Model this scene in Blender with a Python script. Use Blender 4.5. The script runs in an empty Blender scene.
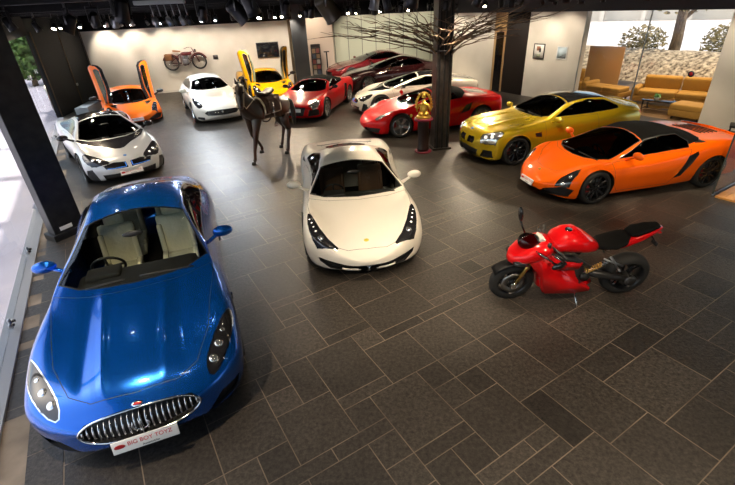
import bpy, bmesh, math, random
import numpy as np
from mathutils import Vector, Matrix, Euler
from mathutils.bvhtree import BVHTree
PI = math.pi
S = bpy.context.scene
C = S.collection
random.seed(7)

# ------------------------------------------------------------------ camera
F_PX, CAM_H = 426.3, 3.578
PITCH, ROLL = math.radians(29.31), math.radians(-2.986)
def cam_basis():
    cp, sp = math.cos(PITCH), math.sin(PITCH)
    cr, sr = math.cos(ROLL), math.sin(ROLL)
    R = Matrix(((cr, -sr, 0), (sr, cr, 0), (0, 0, 1)))
    return R @ Matrix(((1, 0, 0), (0, -sp, -cp), (0, cp, -sp)))
M_ = cam_basis()
cd = bpy.data.cameras.new('camera'); cam = bpy.data.objects.new('camera', cd); C.objects.link(cam)
cd.sensor_width = 36.0; cd.lens = F_PX/735*36.0; cd.clip_start = 0.05; cd.clip_end = 300
right, down, fwd = M_[0].copy(), M_[1].copy(), M_[2].copy()
rot = Matrix((right, -down, -fwd)).transposed()
cam.matrix_world = Matrix.Translation((0, 0, CAM_H)) @ rot.to_4x4()
S.camera = cam

# ------------------------------------------------------------------ world, exposure
S.view_settings.view_transform = 'Standard'; S.view_settings.look = 'None'
S.view_settings.gamma = 1.0; S.view_settings.use_curve_mapping = False
S.view_settings.exposure = 0.0
W = bpy.data.worlds.new('sky'); S.world = W; W.use_nodes = True
nt = W.node_tree; bg = nt.nodes['Background']
sky = nt.nodes.new('ShaderNodeTexSky'); sky.sky_type = 'NISHITA'; sky.sun_disc = False
sky.sun_elevation = math.radians(48); sky.sun_rotation = math.radians(-100); sky.air_density = 1.2; sky.dust_density = 2.0
nt.links.new(sky.outputs[0], bg.inputs[0]); bg.inputs[1].default_value = 0.30
sd = bpy.data.lights.new('sun', 'SUN'); sd.energy = 5.4; sd.angle = math.radians(2.0); sd.color = (1, .95, .92)
sun = bpy.data.objects.new('sun', sd); C.objects.link(sun)
sun.rotation_euler = Euler((math.radians(28), 0, math.radians(35)))   # high sun over the forecourt; stays outside the hall

# ------------------------------------------------------------------ materials
MATS = {}
def mat(name, col=(.5, .5, .5), rough=.5, metal=0., coat=0., emit=None, es=0., spec=.5, bump=None, alpha=None, sheen=0.):
    if name in MATS: return MATS[name]
    m = bpy.data.materials.new(name); m.use_nodes = True
    b = m.node_tree.nodes['Principled BSDF']
    b.inputs['Base Color'].default_value = (*col, 1)
    b.inputs['Roughness'].default_value = rough
    b.inputs['Metallic'].default_value = metal
    b.inputs['Coat Weight'].default_value = coat
    b.inputs['Coat Roughness'].default_value = .03
    b.inputs['Specular IOR Level'].default_value = spec
    if emit: 
        b.inputs['Emission Color'].default_value = (*emit, 1); b.inputs['Emission Strength'].default_value = es
    if bump:
        sc, st = bump
        n = m.node_tree.nodes.new('ShaderNodeTexNoise'); n.inputs['Scale'].default_value = sc; n.inputs['Detail'].default_value = 6
        t = m.node_tree.nodes.new('ShaderNodeTexCoord')
        bp = m.node_tree.nodes.new('ShaderNodeBump'); bp.inputs['Strength'].default_value = st; bp.inputs['Distance'].default_value = .02
        m.node_tree.links.new(t.outputs['Object'], n.inputs['Vector'])
        m.node_tree.links.new(n.outputs['Fac'], bp.inputs['Height']); m.node_tree.links.new(bp.outputs[0], b.inputs['Normal'])
    MATS[name] = m
    return m
def varied(name, c1, c2, scale, rough=.6, metal=0., bump=.2, detail=8, stretch=(1, 1, 1), coat=0., spec=.5):
    """noise between two colours with a matching bump"""
    if name in MATS: return MATS[name]
    m = mat(name, c1, rough, metal, coat, spec=spec); t = m.node_tree; b = t.nodes['Principled BSDF']
    tc = t.nodes.new('ShaderNodeTexCoord'); mp = t.nodes.new('ShaderNodeMapping'); mp.inputs['Scale'].default_value = stretch
    n = t.nodes.new('ShaderNodeTexNoise'); n.inputs['Scale'].default_value = scale; n.inputs['Detail'].default_value = detail
    r = t.nodes.new('ShaderNodeValToRGB'); r.color_ramp.elements[0].position = .32; r.color_ramp.elements[1].position = .68
    r.color_ramp.elements[0].color = (*c1, 1); r.color_ramp.elements[1].color = (*c2, 1)
    t.links.new(tc.outputs['Object'], mp.inputs[0]); t.links.new(mp.outputs[0], n.inputs['Vector'])
    t.links.new(n.outputs['Fac'], r.inputs[0]); t.links.new(r.outputs[0], b.inputs['Base Color'])
    if bump:
        bp = t.nodes.new('ShaderNodeBump'); bp.inputs['Strength'].default_value = bump; bp.inputs['Distance'].default_value = .01
        t.links.new(n.outputs['Fac'], bp.inputs['Height']); t.links.new(bp.outputs[0], b.inputs['Normal'])
    return m
def glass(name, tint=(.8, .85, .85), ior=1.45, rough=.02, gcol=(1, 1, 1)):
    """thin sheet of tinted glass: straight transmission plus a mirror coat by angle"""
    if name in MATS: return MATS[name]
    m = bpy.data.materials.new(name); m.use_nodes = True; t = m.node_tree; t.nodes.clear()
    o = t.nodes.new('ShaderNodeOutputMaterial'); mx = t.nodes.new('ShaderNodeMixShader')
    tr = t.nodes.new('ShaderNodeBsdfTransparent'); tr.inputs[0].default_value = (*tint, 1)
    gl = t.nodes.new('ShaderNodeBsdfGlossy'); gl.inputs['Roughness'].default_value = rough; gl.inputs[0].default_value = (*gcol, 1)
    fr = t.nodes.new('ShaderNodeFresnel'); fr.inputs[0].default_value = ior
    ge = t.nodes.new('ShaderNodeNewGeometry'); su = t.nodes.new('ShaderNodeMath'); su.operation = 'SUBTRACT'; su.inputs[0].default_value = 1
    mu = t.nodes.new('ShaderNodeMath'); mu.operation = 'MULTIPLY'      # only the outer face of a sheet mirrors; the far face lets light straight out
    t.links.new(ge.outputs['Backfacing'], su.inputs[1]); t.links.new(su.outputs[0], mu.inputs[0]); t.links.new(fr.outputs[0], mu.inputs[1])
    t.links.new(mu.outputs[0], mx.inputs[0]); t.links.new(tr.outputs[0], mx.inputs[1]); t.links.new(gl.outputs[0], mx.inputs[2])
    t.links.new(mx.outputs[0], o.inputs[0]); MATS[name] = m
    return m
black_plastic = mat('black_plastic', (.012, .012, .013), .45)
gloss_black = mat('gloss_black', (.006, .006, .007), .12, coat=.6)
rubber = mat('rubber', (.012, .012, .012), .7)
chrome = mat('chrome', (.75, .76, .78), .12, 1.)
dark_metal = mat('dark_metal', (.05, .05, .055), .35, .9)
silver_rim = mat('silver_rim', (.62, .63, .65), .25, 1.)
black_rim = mat('black_rim', (.02, .02, .022), .25, .6, coat=.4)
disc_m = mat('brake_disc_steel', (.3, .3, .3), .35, 1.)
trim_dark = mat('cabin_dark', (.012, .011, .011), .8)
car_glass = glass('car_glass', (.62, .66, .64), 1.5)
dark_glass = glass('dark_car_glass', (.16, .17, .18), 1.5)
lamp_clear = mat('lamp_clear', (.8, .82, .85), .15, .9)
lamp_dark = mat('lamp_housing', (.02, .02, .023), .12, .2, coat=1.)
red_lamp = mat('red_tail_lamp', (.5, .01, .01), .15, coat=1.)
plate_white = mat('plate_white', (.75, .75, .73), .4)
ink_red = mat('ink_red', (.5, .01, .015), .5)
ink_black = mat('ink_black', (.01, .01, .01), .5)

# ------------------------------------------------------------------ object helpers
def tag(o, label=None, cat=None, group=None, kind=None):
    if label: o['label'] = label
    if cat: o['category'] = cat
    if group: o['group'] = group
    if kind: o['kind'] = kind
    return o
def thing(name, label, cat, loc=(0, 0, 0), rz=0., group=None):
    o = bpy.data.objects.new(name, None); C.objects.link(o); o.empty_display_size = .1
    o.location = loc; o.rotation_euler = (0, 0, rz)
    return tag(o, label, cat, group)
def obj(name, bm, m, parent=None, smooth=True, normals=None):
    me = bpy.data.meshes.new(name)
    if isinstance(bm, bmesh.types.BMesh):
        nl = bm.verts.layers.float_vector.get('n')
        nor = None
        if nl is not None: nor = [Vector(v[nl]).normalized() for v in bm.verts]
        bm.to_mesh(me); bm.free()
    else:
        me.from_pydata(bm[0], [], bm[1]); nor = None
    for p in me.polygons: p.use_smooth = smooth
    ms = m if isinstance(m, (list, tuple)) else [m]
    for x in ms: me.materials.append(x)
    if nor and len(me.polygons): 
        me.normals_split_custom_set_from_vertices(nor)
    o = bpy.data.objects.new(name, me); C.objects.link(o); o.parent = parent
    return o
def struct(name, bm, m, parent=None, smooth=False):
    o = obj(name, bm, m, parent, smooth)
    if parent is None: o['kind'] = 'structure'
    return o
def copy_tree(o, parent=None):
    c = o.copy(); C.objects.link(c); c.parent = parent
    for ch in list(o.children): copy_tree(ch, c)
    return c
def xf(loc=(0, 0, 0), rot=(0, 0, 0), scale=(1, 1, 1)):
    return Matrix.Translation(loc) @ Euler(rot).to_matrix().to_4x4() @ Matrix.Diagonal((*scale, 1))
def box(bm, c, s, bev=0., rot=(0, 0, 0), seg=2):
    r = bmesh.ops.create_cube(bm, size=1.0, matrix=xf(c, rot, s))
    if bev > 0:
        es = list({e for v in r['verts'] for e in v.link_edges})
        bmesh.ops.bevel(bm, geom=es, offset=bev, segments=seg, profile=.6, affect='EDGES', clamp_overlap=True)
    return bm
def nbox(c, s, bev=0., rot=(0, 0, 0), seg=2):
    return box(bmesh.new(), c, s, bev, rot, seg)
def cyl(bm, a, b, r0, r1=None, n=16, caps=True):
    a, b = Vector(a), Vector(b); d = b-a; L = d.length
    q = d.to_track_quat('Z', 'Y').to_matrix().to_4x4()
    bmesh.ops.create_cone(bm, cap_ends=caps, segments=n, radius1=r0, radius2=r0 if r1 is None else r1, depth=L,
                          matrix=Matrix.Translation((a+b)/2) @ q)
    return bm
def ball(bm, c, r, s=(1, 1, 1), rot=(0, 0, 0), u=16, v=10):
    bmesh.ops.create_uvsphere(bm, u_segments=u, v_segments=v, radius=r, matrix=xf(c, rot, s)); return bm
def tube(bm, pts, r, n=8, closed=False):
    """swept tube; r a number or list"""
    P = [Vector(p) for p in pts]; N = len(P); rings = []
    rs = r if isinstance(r, (list, tuple)) else [r]*N
    up = None
    for i, p in enumerate(P):
        if closed: t = P[(i+1) % N]-P[i-1]
        else: t = P[min(i+1, N-1)]-P[max(i-1, 0)]
        t.normalize()
        if up is None: up = t.orthogonal().normalized()
        up = (up - t*up.dot(t)); 
        if up.length < 1e-5: up = t.orthogonal()
        up.normalize(); s = t.cross(up)
        rings.append([bm.verts.new(p + (up*math.cos(2*PI*k/n)+s*math.sin(2*PI*k/n))*rs[i]) for k in range(n)])
    for i in range(N if closed else N-1):
        a, b = rings[i], rings[(i+1) % N]
        for k in range(n): bm.faces.new((a[k], a[(k+1) % n], b[(k+1) % n], b[k]))
    if not closed:
        bm.faces.new(rings[0][::-1]); bm.faces.new(rings[-1])
    return bm
def lathe(bm, prof, axis='Y', n=32, c=(0, 0, 0)):
    """prof: list of (radius, along)"""
    rings = []
    for r, a in prof:
        ring = []
        for k in range(n):
            t = 2*PI*k/n; u, v = r*math.cos(t), r*math.sin(t)
            p = (u, a, v) if axis == 'Y' else ((a, u, v) if axis == 'X' else (u, v, a))
            ring.append(bm.verts.new((p[0]+c[0], p[1]+c[1], p[2]+c[2])))
        rings.append(ring)
    for i in range(len(rings)-1):
        for k in range(n):
            bm.faces.new((rings[i][k], rings[i][(k+1) % n], rings[i+1][(k+1) % n], rings[i+1][k]))
    bmesh.ops.recalc_face_normals(bm, faces=bm.faces)
    return bm
def prism(bm, pts2, z0, z1, f=lambda u, v, w: (u, v, w)):
    a = [bm.verts.new(f(u, v, z0)) for u, v in pts2]; b = [bm.verts.new(f(u, v, z1)) for u, v in pts2]
    n = len(a)
    for i in range(n): bm.faces.new((a[i], a[(i+1) % n], b[(i+1) % n], b[i]))
    bm.faces.new(a[::-1]); bm.faces.new(b)
    bmesh.ops.recalc_face_normals(bm, faces=bm.faces)
    return bm
def skin(name, verts, edges, radii, m, parent=None, sub=2, root=0, smooth=True):
    """a continuous body grown around a skeleton"""
    me = bpy.data.meshes.new(name); me.from_pydata(verts, edges, [])
    o = bpy.data.objects.new(name, me); C.objects.link(o)
    sk = me.skin_vertices if me.skin_vertices else None
    md = o.modifiers.new('skin', 'SKIN'); md.use_smooth_shade = True
    if not me.skin_vertices:
        bmx = bmesh.new(); bmx.from_mesh(me); bmx.verts.layers.skin.verify(); bmx.to_mesh(me); bmx.free()
    sv = me.skin_vertices[0].data
    for i, r in enumerate(radii):
        sv[i].radius = r if isinstance(r, (tuple, list)) else (r, r)
        sv[i].use_root = (i == root)
    sb = o.modifiers.new('sub', 'SUBSURF'); sb.levels = sub; sb.render_levels = sub
    dg = bpy.context.evaluated_depsgraph_get(); dg.update()
    me2 = bpy.data.meshes.new_from_object(o.evaluated_get(dg))
    bpy.data.objects.remove(o); me2.name = name
    for p in me2.polygons: p.use_smooth = smooth
    me2.materials.clear(); me2.materials.append(m)
    o2 = bpy.data.objects.new(name, me2); C.objects.link(o2); o2.parent = parent
    return o2
def text_mesh(name, body, size, m, parent, mw, depth=.0015):
    cu = bpy.data.curves.new(name, 'FONT'); cu.body = body; cu.size = size; cu.extrude = depth
    cu.align_x = 'CENTER'; cu.align_y = 'CENTER'
    o = bpy.data.objects.new(name, cu); C.objects.link(o)
    dg = bpy.context.evaluated_depsgraph_get(); dg.update()
    me = bpy.data.meshes.new_from_object(o.evaluated_get(dg)); bpy.data.objects.remove(o)
    me.name = name; me.transform(mw); me.materials.clear(); me.materials.append(m)
    o = bpy.data.objects.new(name, me); C.objects.link(o); o.parent = parent
    return o
def chaikin(pts, it=2, closed=True, q=.25):
    for _ in range(it):
        out = []; n = len(pts)
        rng = range(n) if closed else range(n-1)
        if not closed: out.append(pts[0])
        for i in rng:
            a, b = pts[i], pts[(i+1) % n]
            p1 = tuple(a[k]*(1-q)+b[k]*q for k in range(len(a))); p2 = tuple(a[k]*q+b[k]*(1-q) for k in range(len(a)))
            if closed or i > 0: out.append(p1)
            if closed or i < n-2: out.append(p2)
        if not closed: out.append(pts[-1])
        pts = out
    return pts
# ------------------------------------------------------------------ car kit: a lofted shell from which panels, glass and lamps are cut
def curve(pts):
    pts = sorted(pts); X = np.array([p[0] for p in pts], float); Y = np.array([p[1] for p in pts], float)
    h = np.diff(X); d = np.diff(Y)/h; m = np.zeros(len(X))
    m[0], m[-1] = d[0], d[-1]
    for i in range(1, len(X)-1):
        if d[i-1]*d[i] > 0:
            w1 = 2*h[i]+h[i-1]; w2 = h[i]+2*h[i-1]
            m[i] = (w1+w2)/(w1/d[i-1]+w2/d[i])
    def f(x):
        x = min(max(x, X[0]), X[-1]); i = min(int(np.searchsorted(X, x, 'right'))-1, len(X)-2); i = max(i, 0)
        t = (x-X[i])/h[i]; t2, t3 = t*t, t*t*t
        return float((2*t3-3*t2+1)*Y[i]+(t3-2*t2+t)*h[i]*m[i]+(-2*t3+3*t2)*Y[i+1]+(t3-t2)*h[i]*m[i+1])
    return f
def shell(sp):
    cv = {k: curve(v) for k, v in sp['curves'].items()}
    xf_, xr = sp['xf'], sp['xr']; rf, rr = sp.get('rf', .35), sp.get('rr', .3)
    nf, nr = sp.get('nf', 2.6), sp.get('nr', 3.0); zf, zr_ = sp.get('zcf', .42), sp.get('zcr', .6)
    xs = [xr + rr*(1-t) for t in (.9999, .995, .97, .92, .84, .72, .56, .36, .18)]
    xs += list(np.linspace(xr+rr, xf_-rf, sp.get('ns', 64)))
    xs += [xf_-rf + rf*t for t in (.18, .36, .56, .72, .84, .92, .97, .995, .9999)]
    q = sp.get('q', .22); W0 = max(p[1] for p in sp['curves']['w'])
    bf, br = sp.get('bowf', .3), sp.get('bowr', .12); kf, kr = sp.get('rakef', 0), sp.get('raker', 0)
    bm = bmesh.new(); rings = []
    for x in xs:
        zt, zs, ys, w, zw, yr, zr, yb, zb = (cv[k](x) for k in ('zt', 'zs', 'ys', 'w', 'zw', 'yr', 'zr', 'yb', 'zb'))
        cr = cv['cr'](x) if 'cr' in cv else .35
        zm = zb + (zw-zb)*.45
        P = [(0, zb), (yb*.6, zb), (yb, zb), (yb+(w-yb)*.75, zm), (w, zw), (w-(w-ys)*.25, zw+(zs-zw)*.6), (ys, zs), (yr, zr),
             (yr*.55, zt-(zt-zr)*cr), (yr*.22, zt-(zt-zr)*.06), (0, zt)]
        P = chaikin(P, 3, False, q)
        if x > xf_-rf: t = (x-(xf_-rf))/rf; s = max(1-t**nf, 1e-9)**(1/nf); zc = zf
        elif x < xr+rr: t = (xr+rr-x)/rr; s = max(1-t**nr, 1e-9)**(1/nr); zc = zr_
        else: s = 1; zc = 0
        half = [(y*s, zc+(z-zc)*s) for y, z in P]
        full = half + [(-y, z) for y, z in half[-2:0:-1]]
        fade_f = min(max((x-(xf_-1.1))/1.1, 0), 1)**1.3; fade_r = min(max(((xr+.8)-x)/.8, 0), 1)**1.3
        ring = []
        for y, z in full:
            xx = x - bf*(abs(y)/W0)**2.3*fade_f + br*(abs(y)/W0)**2.3*fade_r + kf*(z-zf)*fade_f - kr*(z-zr_)*fade_r
            dz = sum(g(x, y) for g in sp.get('bumps', ())) if z > .5 else 0
            ring.append(bm.verts.new((xx, y, z+dz)))
        rings.append(ring)
    n = len(rings[0])
    for a, b in zip(rings, rings[1:]):
        for k in range(n): bm.faces.new((a[k], a[(k+1) % n], b[(k+1) % n], b[k]))
    bm.faces.new(rings[0]); bm.faces.new(rings[-1][::-1])
    bmesh.ops.recalc_face_normals(bm, faces=bm.faces); bm.normal_update()
    L = bm.verts.layers.float_vector.new('n')
    for v in bm.verts: v[L] = v.normal
    return bm
AX = {'top': (0, 1), 'side': (0, 2), 'front': (1, 2)}
def inside(p, poly):
    r = False; n = len(poly); x, y = p
    for i in range(n):
        x1, y1 = poly[i]; x2, y2 = poly[(i+1) % n]
        if (y1 > y) != (y2 > y) and x < (x2-x1)*(y-y1)/(y2-y1)+x1: r = not r
    return r
def carve(bm, poly, proj, test=lambda c, n: True, delete=True):
    i, j = AX[proj]; k = 3-i-j
    lo = [min(p[a] for p in poly)-.001 for a in (0, 1)]; hi = [max(p[a] for p in poly)+.001 for a in (0, 1)]
    def bb(f):
        a = [v.co[i] for v in f.verts]; b = [v.co[j] for v in f.verts]
        return min(a), max(a), min(b), max(b)
    cand = set()
    for f in bm.faces:
        x0, x1, y0, y1 = bb(f)
        if x1 < lo[0] or x0 > hi[0] or y1 < lo[1] or y0 > hi[1]: continue
        if test(f.calc_center_median(), f.normal): cand.add(f)
    n = len(poly)
    for q in range(n):
        a, b = poly[q], poly[(q+1) % n]
        ex0, ex1 = min(a[0], b[0])-.002, max(a[0], b[0])+.002; ey0, ey1 = min(a[1], b[1])-.002, max(a[1], b[1])+.002
        near = []
        for f in cand:
            x0, x1, y0, y1 = bb(f)
            if x1 < ex0 or x0 > ex1 or y1 < ey0 or y0 > ey1: continue
            near.append(f)
        if not near: continue
        co = [0, 0, 0]; no = [0, 0, 0]; co[i], co[j] = a; no[i], no[j] = -(b[1]-a[1]), b[0]-a[0]
        if abs(no[i])+abs(no[j]) < 1e-6: continue
        geom = list(near)+list({e for f in near for e in f.edges})+list({v for f in near for v in f.verts})
        r = bmesh.ops.bisect_plane(bm, geom=geom, dist=1e-5, plane_co=co, plane_no=no)
        cand.difference_update(near)
        cand.update(g for g in r['geom'] if isinstance(g, bmesh.types.BMFace))
        cand = {f for f in cand if f.is_valid}
    ins = []
    for f in cand:
        c = f.calc_center_median()
        if inside((c[i], c[j]), poly) and test(c, f.normal): ins.append(f)
    out = bmesh.new(); L = bm.verts.layers.float_vector['n']; L2 = out.verts.layers.float_vector.new('n'); mp = {}
    for f in ins:
        vs = []
        for v in f.verts:
            if v.index not in mp or mp[v.index][0] is not v:
                pass
            key = v
            if key not in mp:
                w = out.verts.new(v.co); w[L2] = v[L]; mp[key] = w
            vs.append(mp[key])
        try: out.faces.new(vs)
        except ValueError: pass
    if delete: bmesh.ops.delete(bm, geom=ins, context='FACES')
    out.normal_update()
    return out
def fixn(b):
    L = b.verts.layers.float_vector.get('n'); b.normal_update()
    if L is not None:
        for v in b.verts:
            if v[L].length < .5: v[L] = v.normal
    return b
def rim_line(b, w):
    """a dark seal or shut line along the part's own edge"""
    if not b.faces: return b
    r = bmesh.ops.inset_region(b, faces=b.faces[:], thickness=w, use_boundary=True, use_even_offset=True)
    for f in r['faces']: f.material_index = 1
    L = b.verts.layers.float_vector.get('n')
    b.normal_update()
    for v in b.verts:
        if v[L].length < .5: v[L] = v.normal
    return b
def push(b, d):
    L = b.verts.layers.float_vector['n']
    for v in b.verts: v.co += v[L].normalized()*d
    return b
def recess(b, vec, walls=True):
    if not b.faces: return b
    be = [e for e in b.edges if len(e.link_faces) == 1]
    old = {v for v in b.verts}
    r = bmesh.ops.extrude_edge_only(b, edges=be)
    new = {g for g in r['geom'] if isinstance(g, bmesh.types.BMVert)}
    for v in b.verts:
        if v not in new: v.co += Vector(vec)
    bmesh.ops.recalc_face_normals(b, faces=b.faces)
    b.verts.layers.float_vector.remove(b.verts.layers.float_vector['n'])
    return b
def sym(half):
    """close a half outline (y >= 0, in first coordinate order) across the centre line"""
    return half
def mir(poly, proj):
    if proj == 'top': return [(x, -y) for x, y in poly][::-1]
    if proj == 'front': return [(-y, z) for y, z in poly][::-1]
    return poly
def full(half, proj):
    if proj == 'top': return list(half)+[(x, -y) for x, y in reversed(half) if abs(y) > 1e-6]
    return list(half)+[(-y, z) for y, z in reversed(half) if abs(y) > 1e-6]

# wheels ---------------------------------------------------------------------
WHEEL = {}
def wheel_meshes(style, R, wd, rim_mat):
    key = (style, round(R, 3), round(wd, 3), rim_mat.name)
    if key in WHEEL: return WHEEL[key]
    rr = R*.77
    t = bmesh.new(); h = wd/2
    lathe(t, [(rr, -h*.9), (rr+.015, -h), (R-.03, -h*1.02), (R-.008, -h*.85), (R, -h*.5), (R, h*.5), (R-.008, h*.85), (R-.03, h*1.02), (rr+.015, h), (rr, h*.9), (rr, -h*.9)], 'Y', 40)
    r = bmesh.new()
    lathe(r, [(rr+.004, h*.9), (rr-.006, h*.97), (rr-.02, h*.86), (rr-.03, h*.3), (rr-.035, -h*.8), (rr+.002, -h*.9)], 'Y', 40)
    lathe(r, [(.001, h*.72), (.03, h*.72), (.045, h*.62), (.075, h*.55), (.08, h*.3)], 'Y', 24)
    n, wid, twin = {'five_twin': (5, .022, .085), 'ten': (10, .02, 0), 'five': (5, .05, 0), 'seven_twin': (7, .014, .05), 'mesh': (15, .012, 0)}[style]
    for k in range(n):
        for s in ((-1, 1) if twin else (0,)):
            a = 2*PI*k/n + PI/2
            b = bmesh.new(); L = rr-.015-.05
            bmesh.ops.create_cube(b, size=1, matrix=xf((.05+L/2, 0, 0), (0, 0, 0), (L, .025, wid*2)))
            for v in b.verts:
                if v.co.x > .2: v.co.z *= (.75 if not twin else .9); v.co.z += s*twin; v.co.y += h*.86-.015
                else: v.co.z += s*twin*.25; v.co.y += h*.58
            bmesh.ops.bevel(b, geom=b.edges[:], offset=.004, segments=1, affect='EDGES')
            bmesh.ops.rotate(b, verts=b.verts, cent=(0, 0, 0), matrix=Matrix.Rotation(a, 3, 'Y'))
            me = bpy.data.meshes.new('t'); b.to_mesh(me); b.free(); r.from_mesh(me); bpy.data.meshes.remove(me)
    bmesh.ops.recalc_face_normals(r, faces=r.faces)
    d = bmesh.new(); lathe(d, [(.06, h*.12), (rr*.8, h*.12), (rr*.8, h*.0), (.06, 0), (.06, h*.12)], 'Y', 32)
    lathe(d, [(rr*.97, -h*.55), (.02, -h*.55)], 'Y', 24)
    c = bmesh.new(); box(c, (rr*.66, h*.15, rr*.1), (.09, .07, .2), .02, (0, .15, 0))
    res = []
    for nm, b, m in (('wheel', t, rubber), ('rim', r, rim_mat), ('brake_disc', d, disc_m), ('brake_caliper', c, mat('caliper_'+('red' if 'red' in style else 'y'), (.25, .02, .02), .35))):
        me = bpy.data.meshes.new(nm); b.to_mesh(me); b.free()
        for p in me.polygons: p.use_smooth = nm in ('wheel', 'brake_disc')
        me.materials.append(m); res.append((nm, me))
    WHEEL[key] = res
    return res
def add_wheel(root, x, y, sgn, style, R, wd, rim_mat, steer=0.):
    M = wheel_meshes(style, R, wd, rim_mat)
    w = bpy.data.objects.new('wheel', M[0][1]); C.objects.link(w); w.parent = root
    w.location = (x, y, R); w.rotation_euler = (0, 0, (0 if sgn > 0 else PI)+steer)
    for nm, me in M[1:]:
        o = bpy.data.objects.new(nm, me); C.objects.link(o); o.parent = w
    return w
def seat(root, x, y, m, z=.22):
    b = bmesh.new()
    box(b, (x+.05, y, z+.08), (.52, .46, .16), .05); 
    box(b, (x-.02, y-.2, z+.17), (.42, .07, .09), .03); box(b, (x-.02, y+.2, z+.17), (.42, .07, .09), .03)
    o = obj('seat', b, m, root)
    c = bmesh.new(); box(c, (x-.3, y, z+.38), (.13, .46, .6), .05, (0, -.28, 0)); box(c, (x-.25, y-.2, z+.36), (.15, .07, .42), .03, (0, -.28, 0))
    box(c, (x-.25, y+.2, z+.36), (.15, .07, .42), .03, (0, -.28, 0)); box(c, (x-.39, y, z+.73), (.1, .26, .17), .04, (0, -.2, 0))
    obj('seat_back', c, m, o)
    return o
def steering_wheel(root, x, y, z, m=None):
    b = bmesh.new(); T = xf((x, y, z), (0, -1.1, 0)); r = .175
    tube(b, [T @ Vector((r*math.cos(a), r*math.sin(a), 0)) for a in [2*PI*k/24 for k in range(24)]], .016, 8, True)
    for a in (0, PI, -PI/2): cyl(b, T @ Vector((0, 0, -.01)), T @ Vector((r*math.sin(a+PI/2), r*math.cos(a+PI/2), 0)), .014)
    ball(b, T @ Vector((0, 0, -.01)), .055, (1, 1, .5))
    return obj('steering_wheel', b, m or black_plastic, root)
def mirror(root, x, y, z, m, s, sc=1.):
    """door mirror: housing, stalk, glass"""
    b = bmesh.new(); ball(b, (x, y, z), .11*sc, (.62, 1.15, .66), u=20, v=12)
    for v in b.verts:
        if v.co.x < x-.02: v.co.x = x-.02-(x-.02-v.co.x)*.25
    h = obj('door_mirror', b, m, root)
    c = bmesh.new(); tube(c, [(x-.0, y-s*.06, z-.03), (x+.02, y-s*.14*sc, z-.07), (x+.03, y-s*.24*sc, z-.12)], [.028, .024, .034]); obj('mirror_stalk', c, m, h)
    g = bmesh.new(); ball(g, (x-.045*sc, y, z), .085*sc, (.06, 1.1, .62)); obj('mirror_glass', g, chrome, h)
    return h
def ray_on(bvh, p, d):
    h = bvh.ray_cast(Vector(p), Vector(d)); return h[0], h[1]
def plate(root, x, z, tilt, text=True, w=.52, y=0, yaw=0):
    b = nbox((0, 0, 0), (.012, w, .115), .004); 
    M = xf((x, y, z), (0, tilt, yaw)); bmesh.ops.transform(b, matrix=M, verts=b.verts)
    p = obj('number_plate', b, plate_white, root)
    if text:
        T = M @ Matrix.Translation((.0065, .035, .012)) @ Matrix(((0, 0, 1, 0), (1, 0, 0, 0), (0, 1, 0, 0), (0, 0, 0, 1)))
        text_mesh('plate_lettering', 'BIG BOY TOYZ', .052, ink_red, p, T)
        text_mesh('plate_small_lettering', 'Automobiles', .026, ink_black, p, M @ Matrix.Translation((.0065, .035, -.036)) @ Matrix(((0, 0, 1, 0), (1, 0, 0, 0), (0, 1, 0, 0), (0, 0, 0, 1))))
        c = bmesh.new(); ball(c, M @ Vector((.006, -w/2+.06, 0)), .04, (.1, 1.1, .75)); obj('plate_roundel', c, ink_red, p)
    return p

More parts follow.
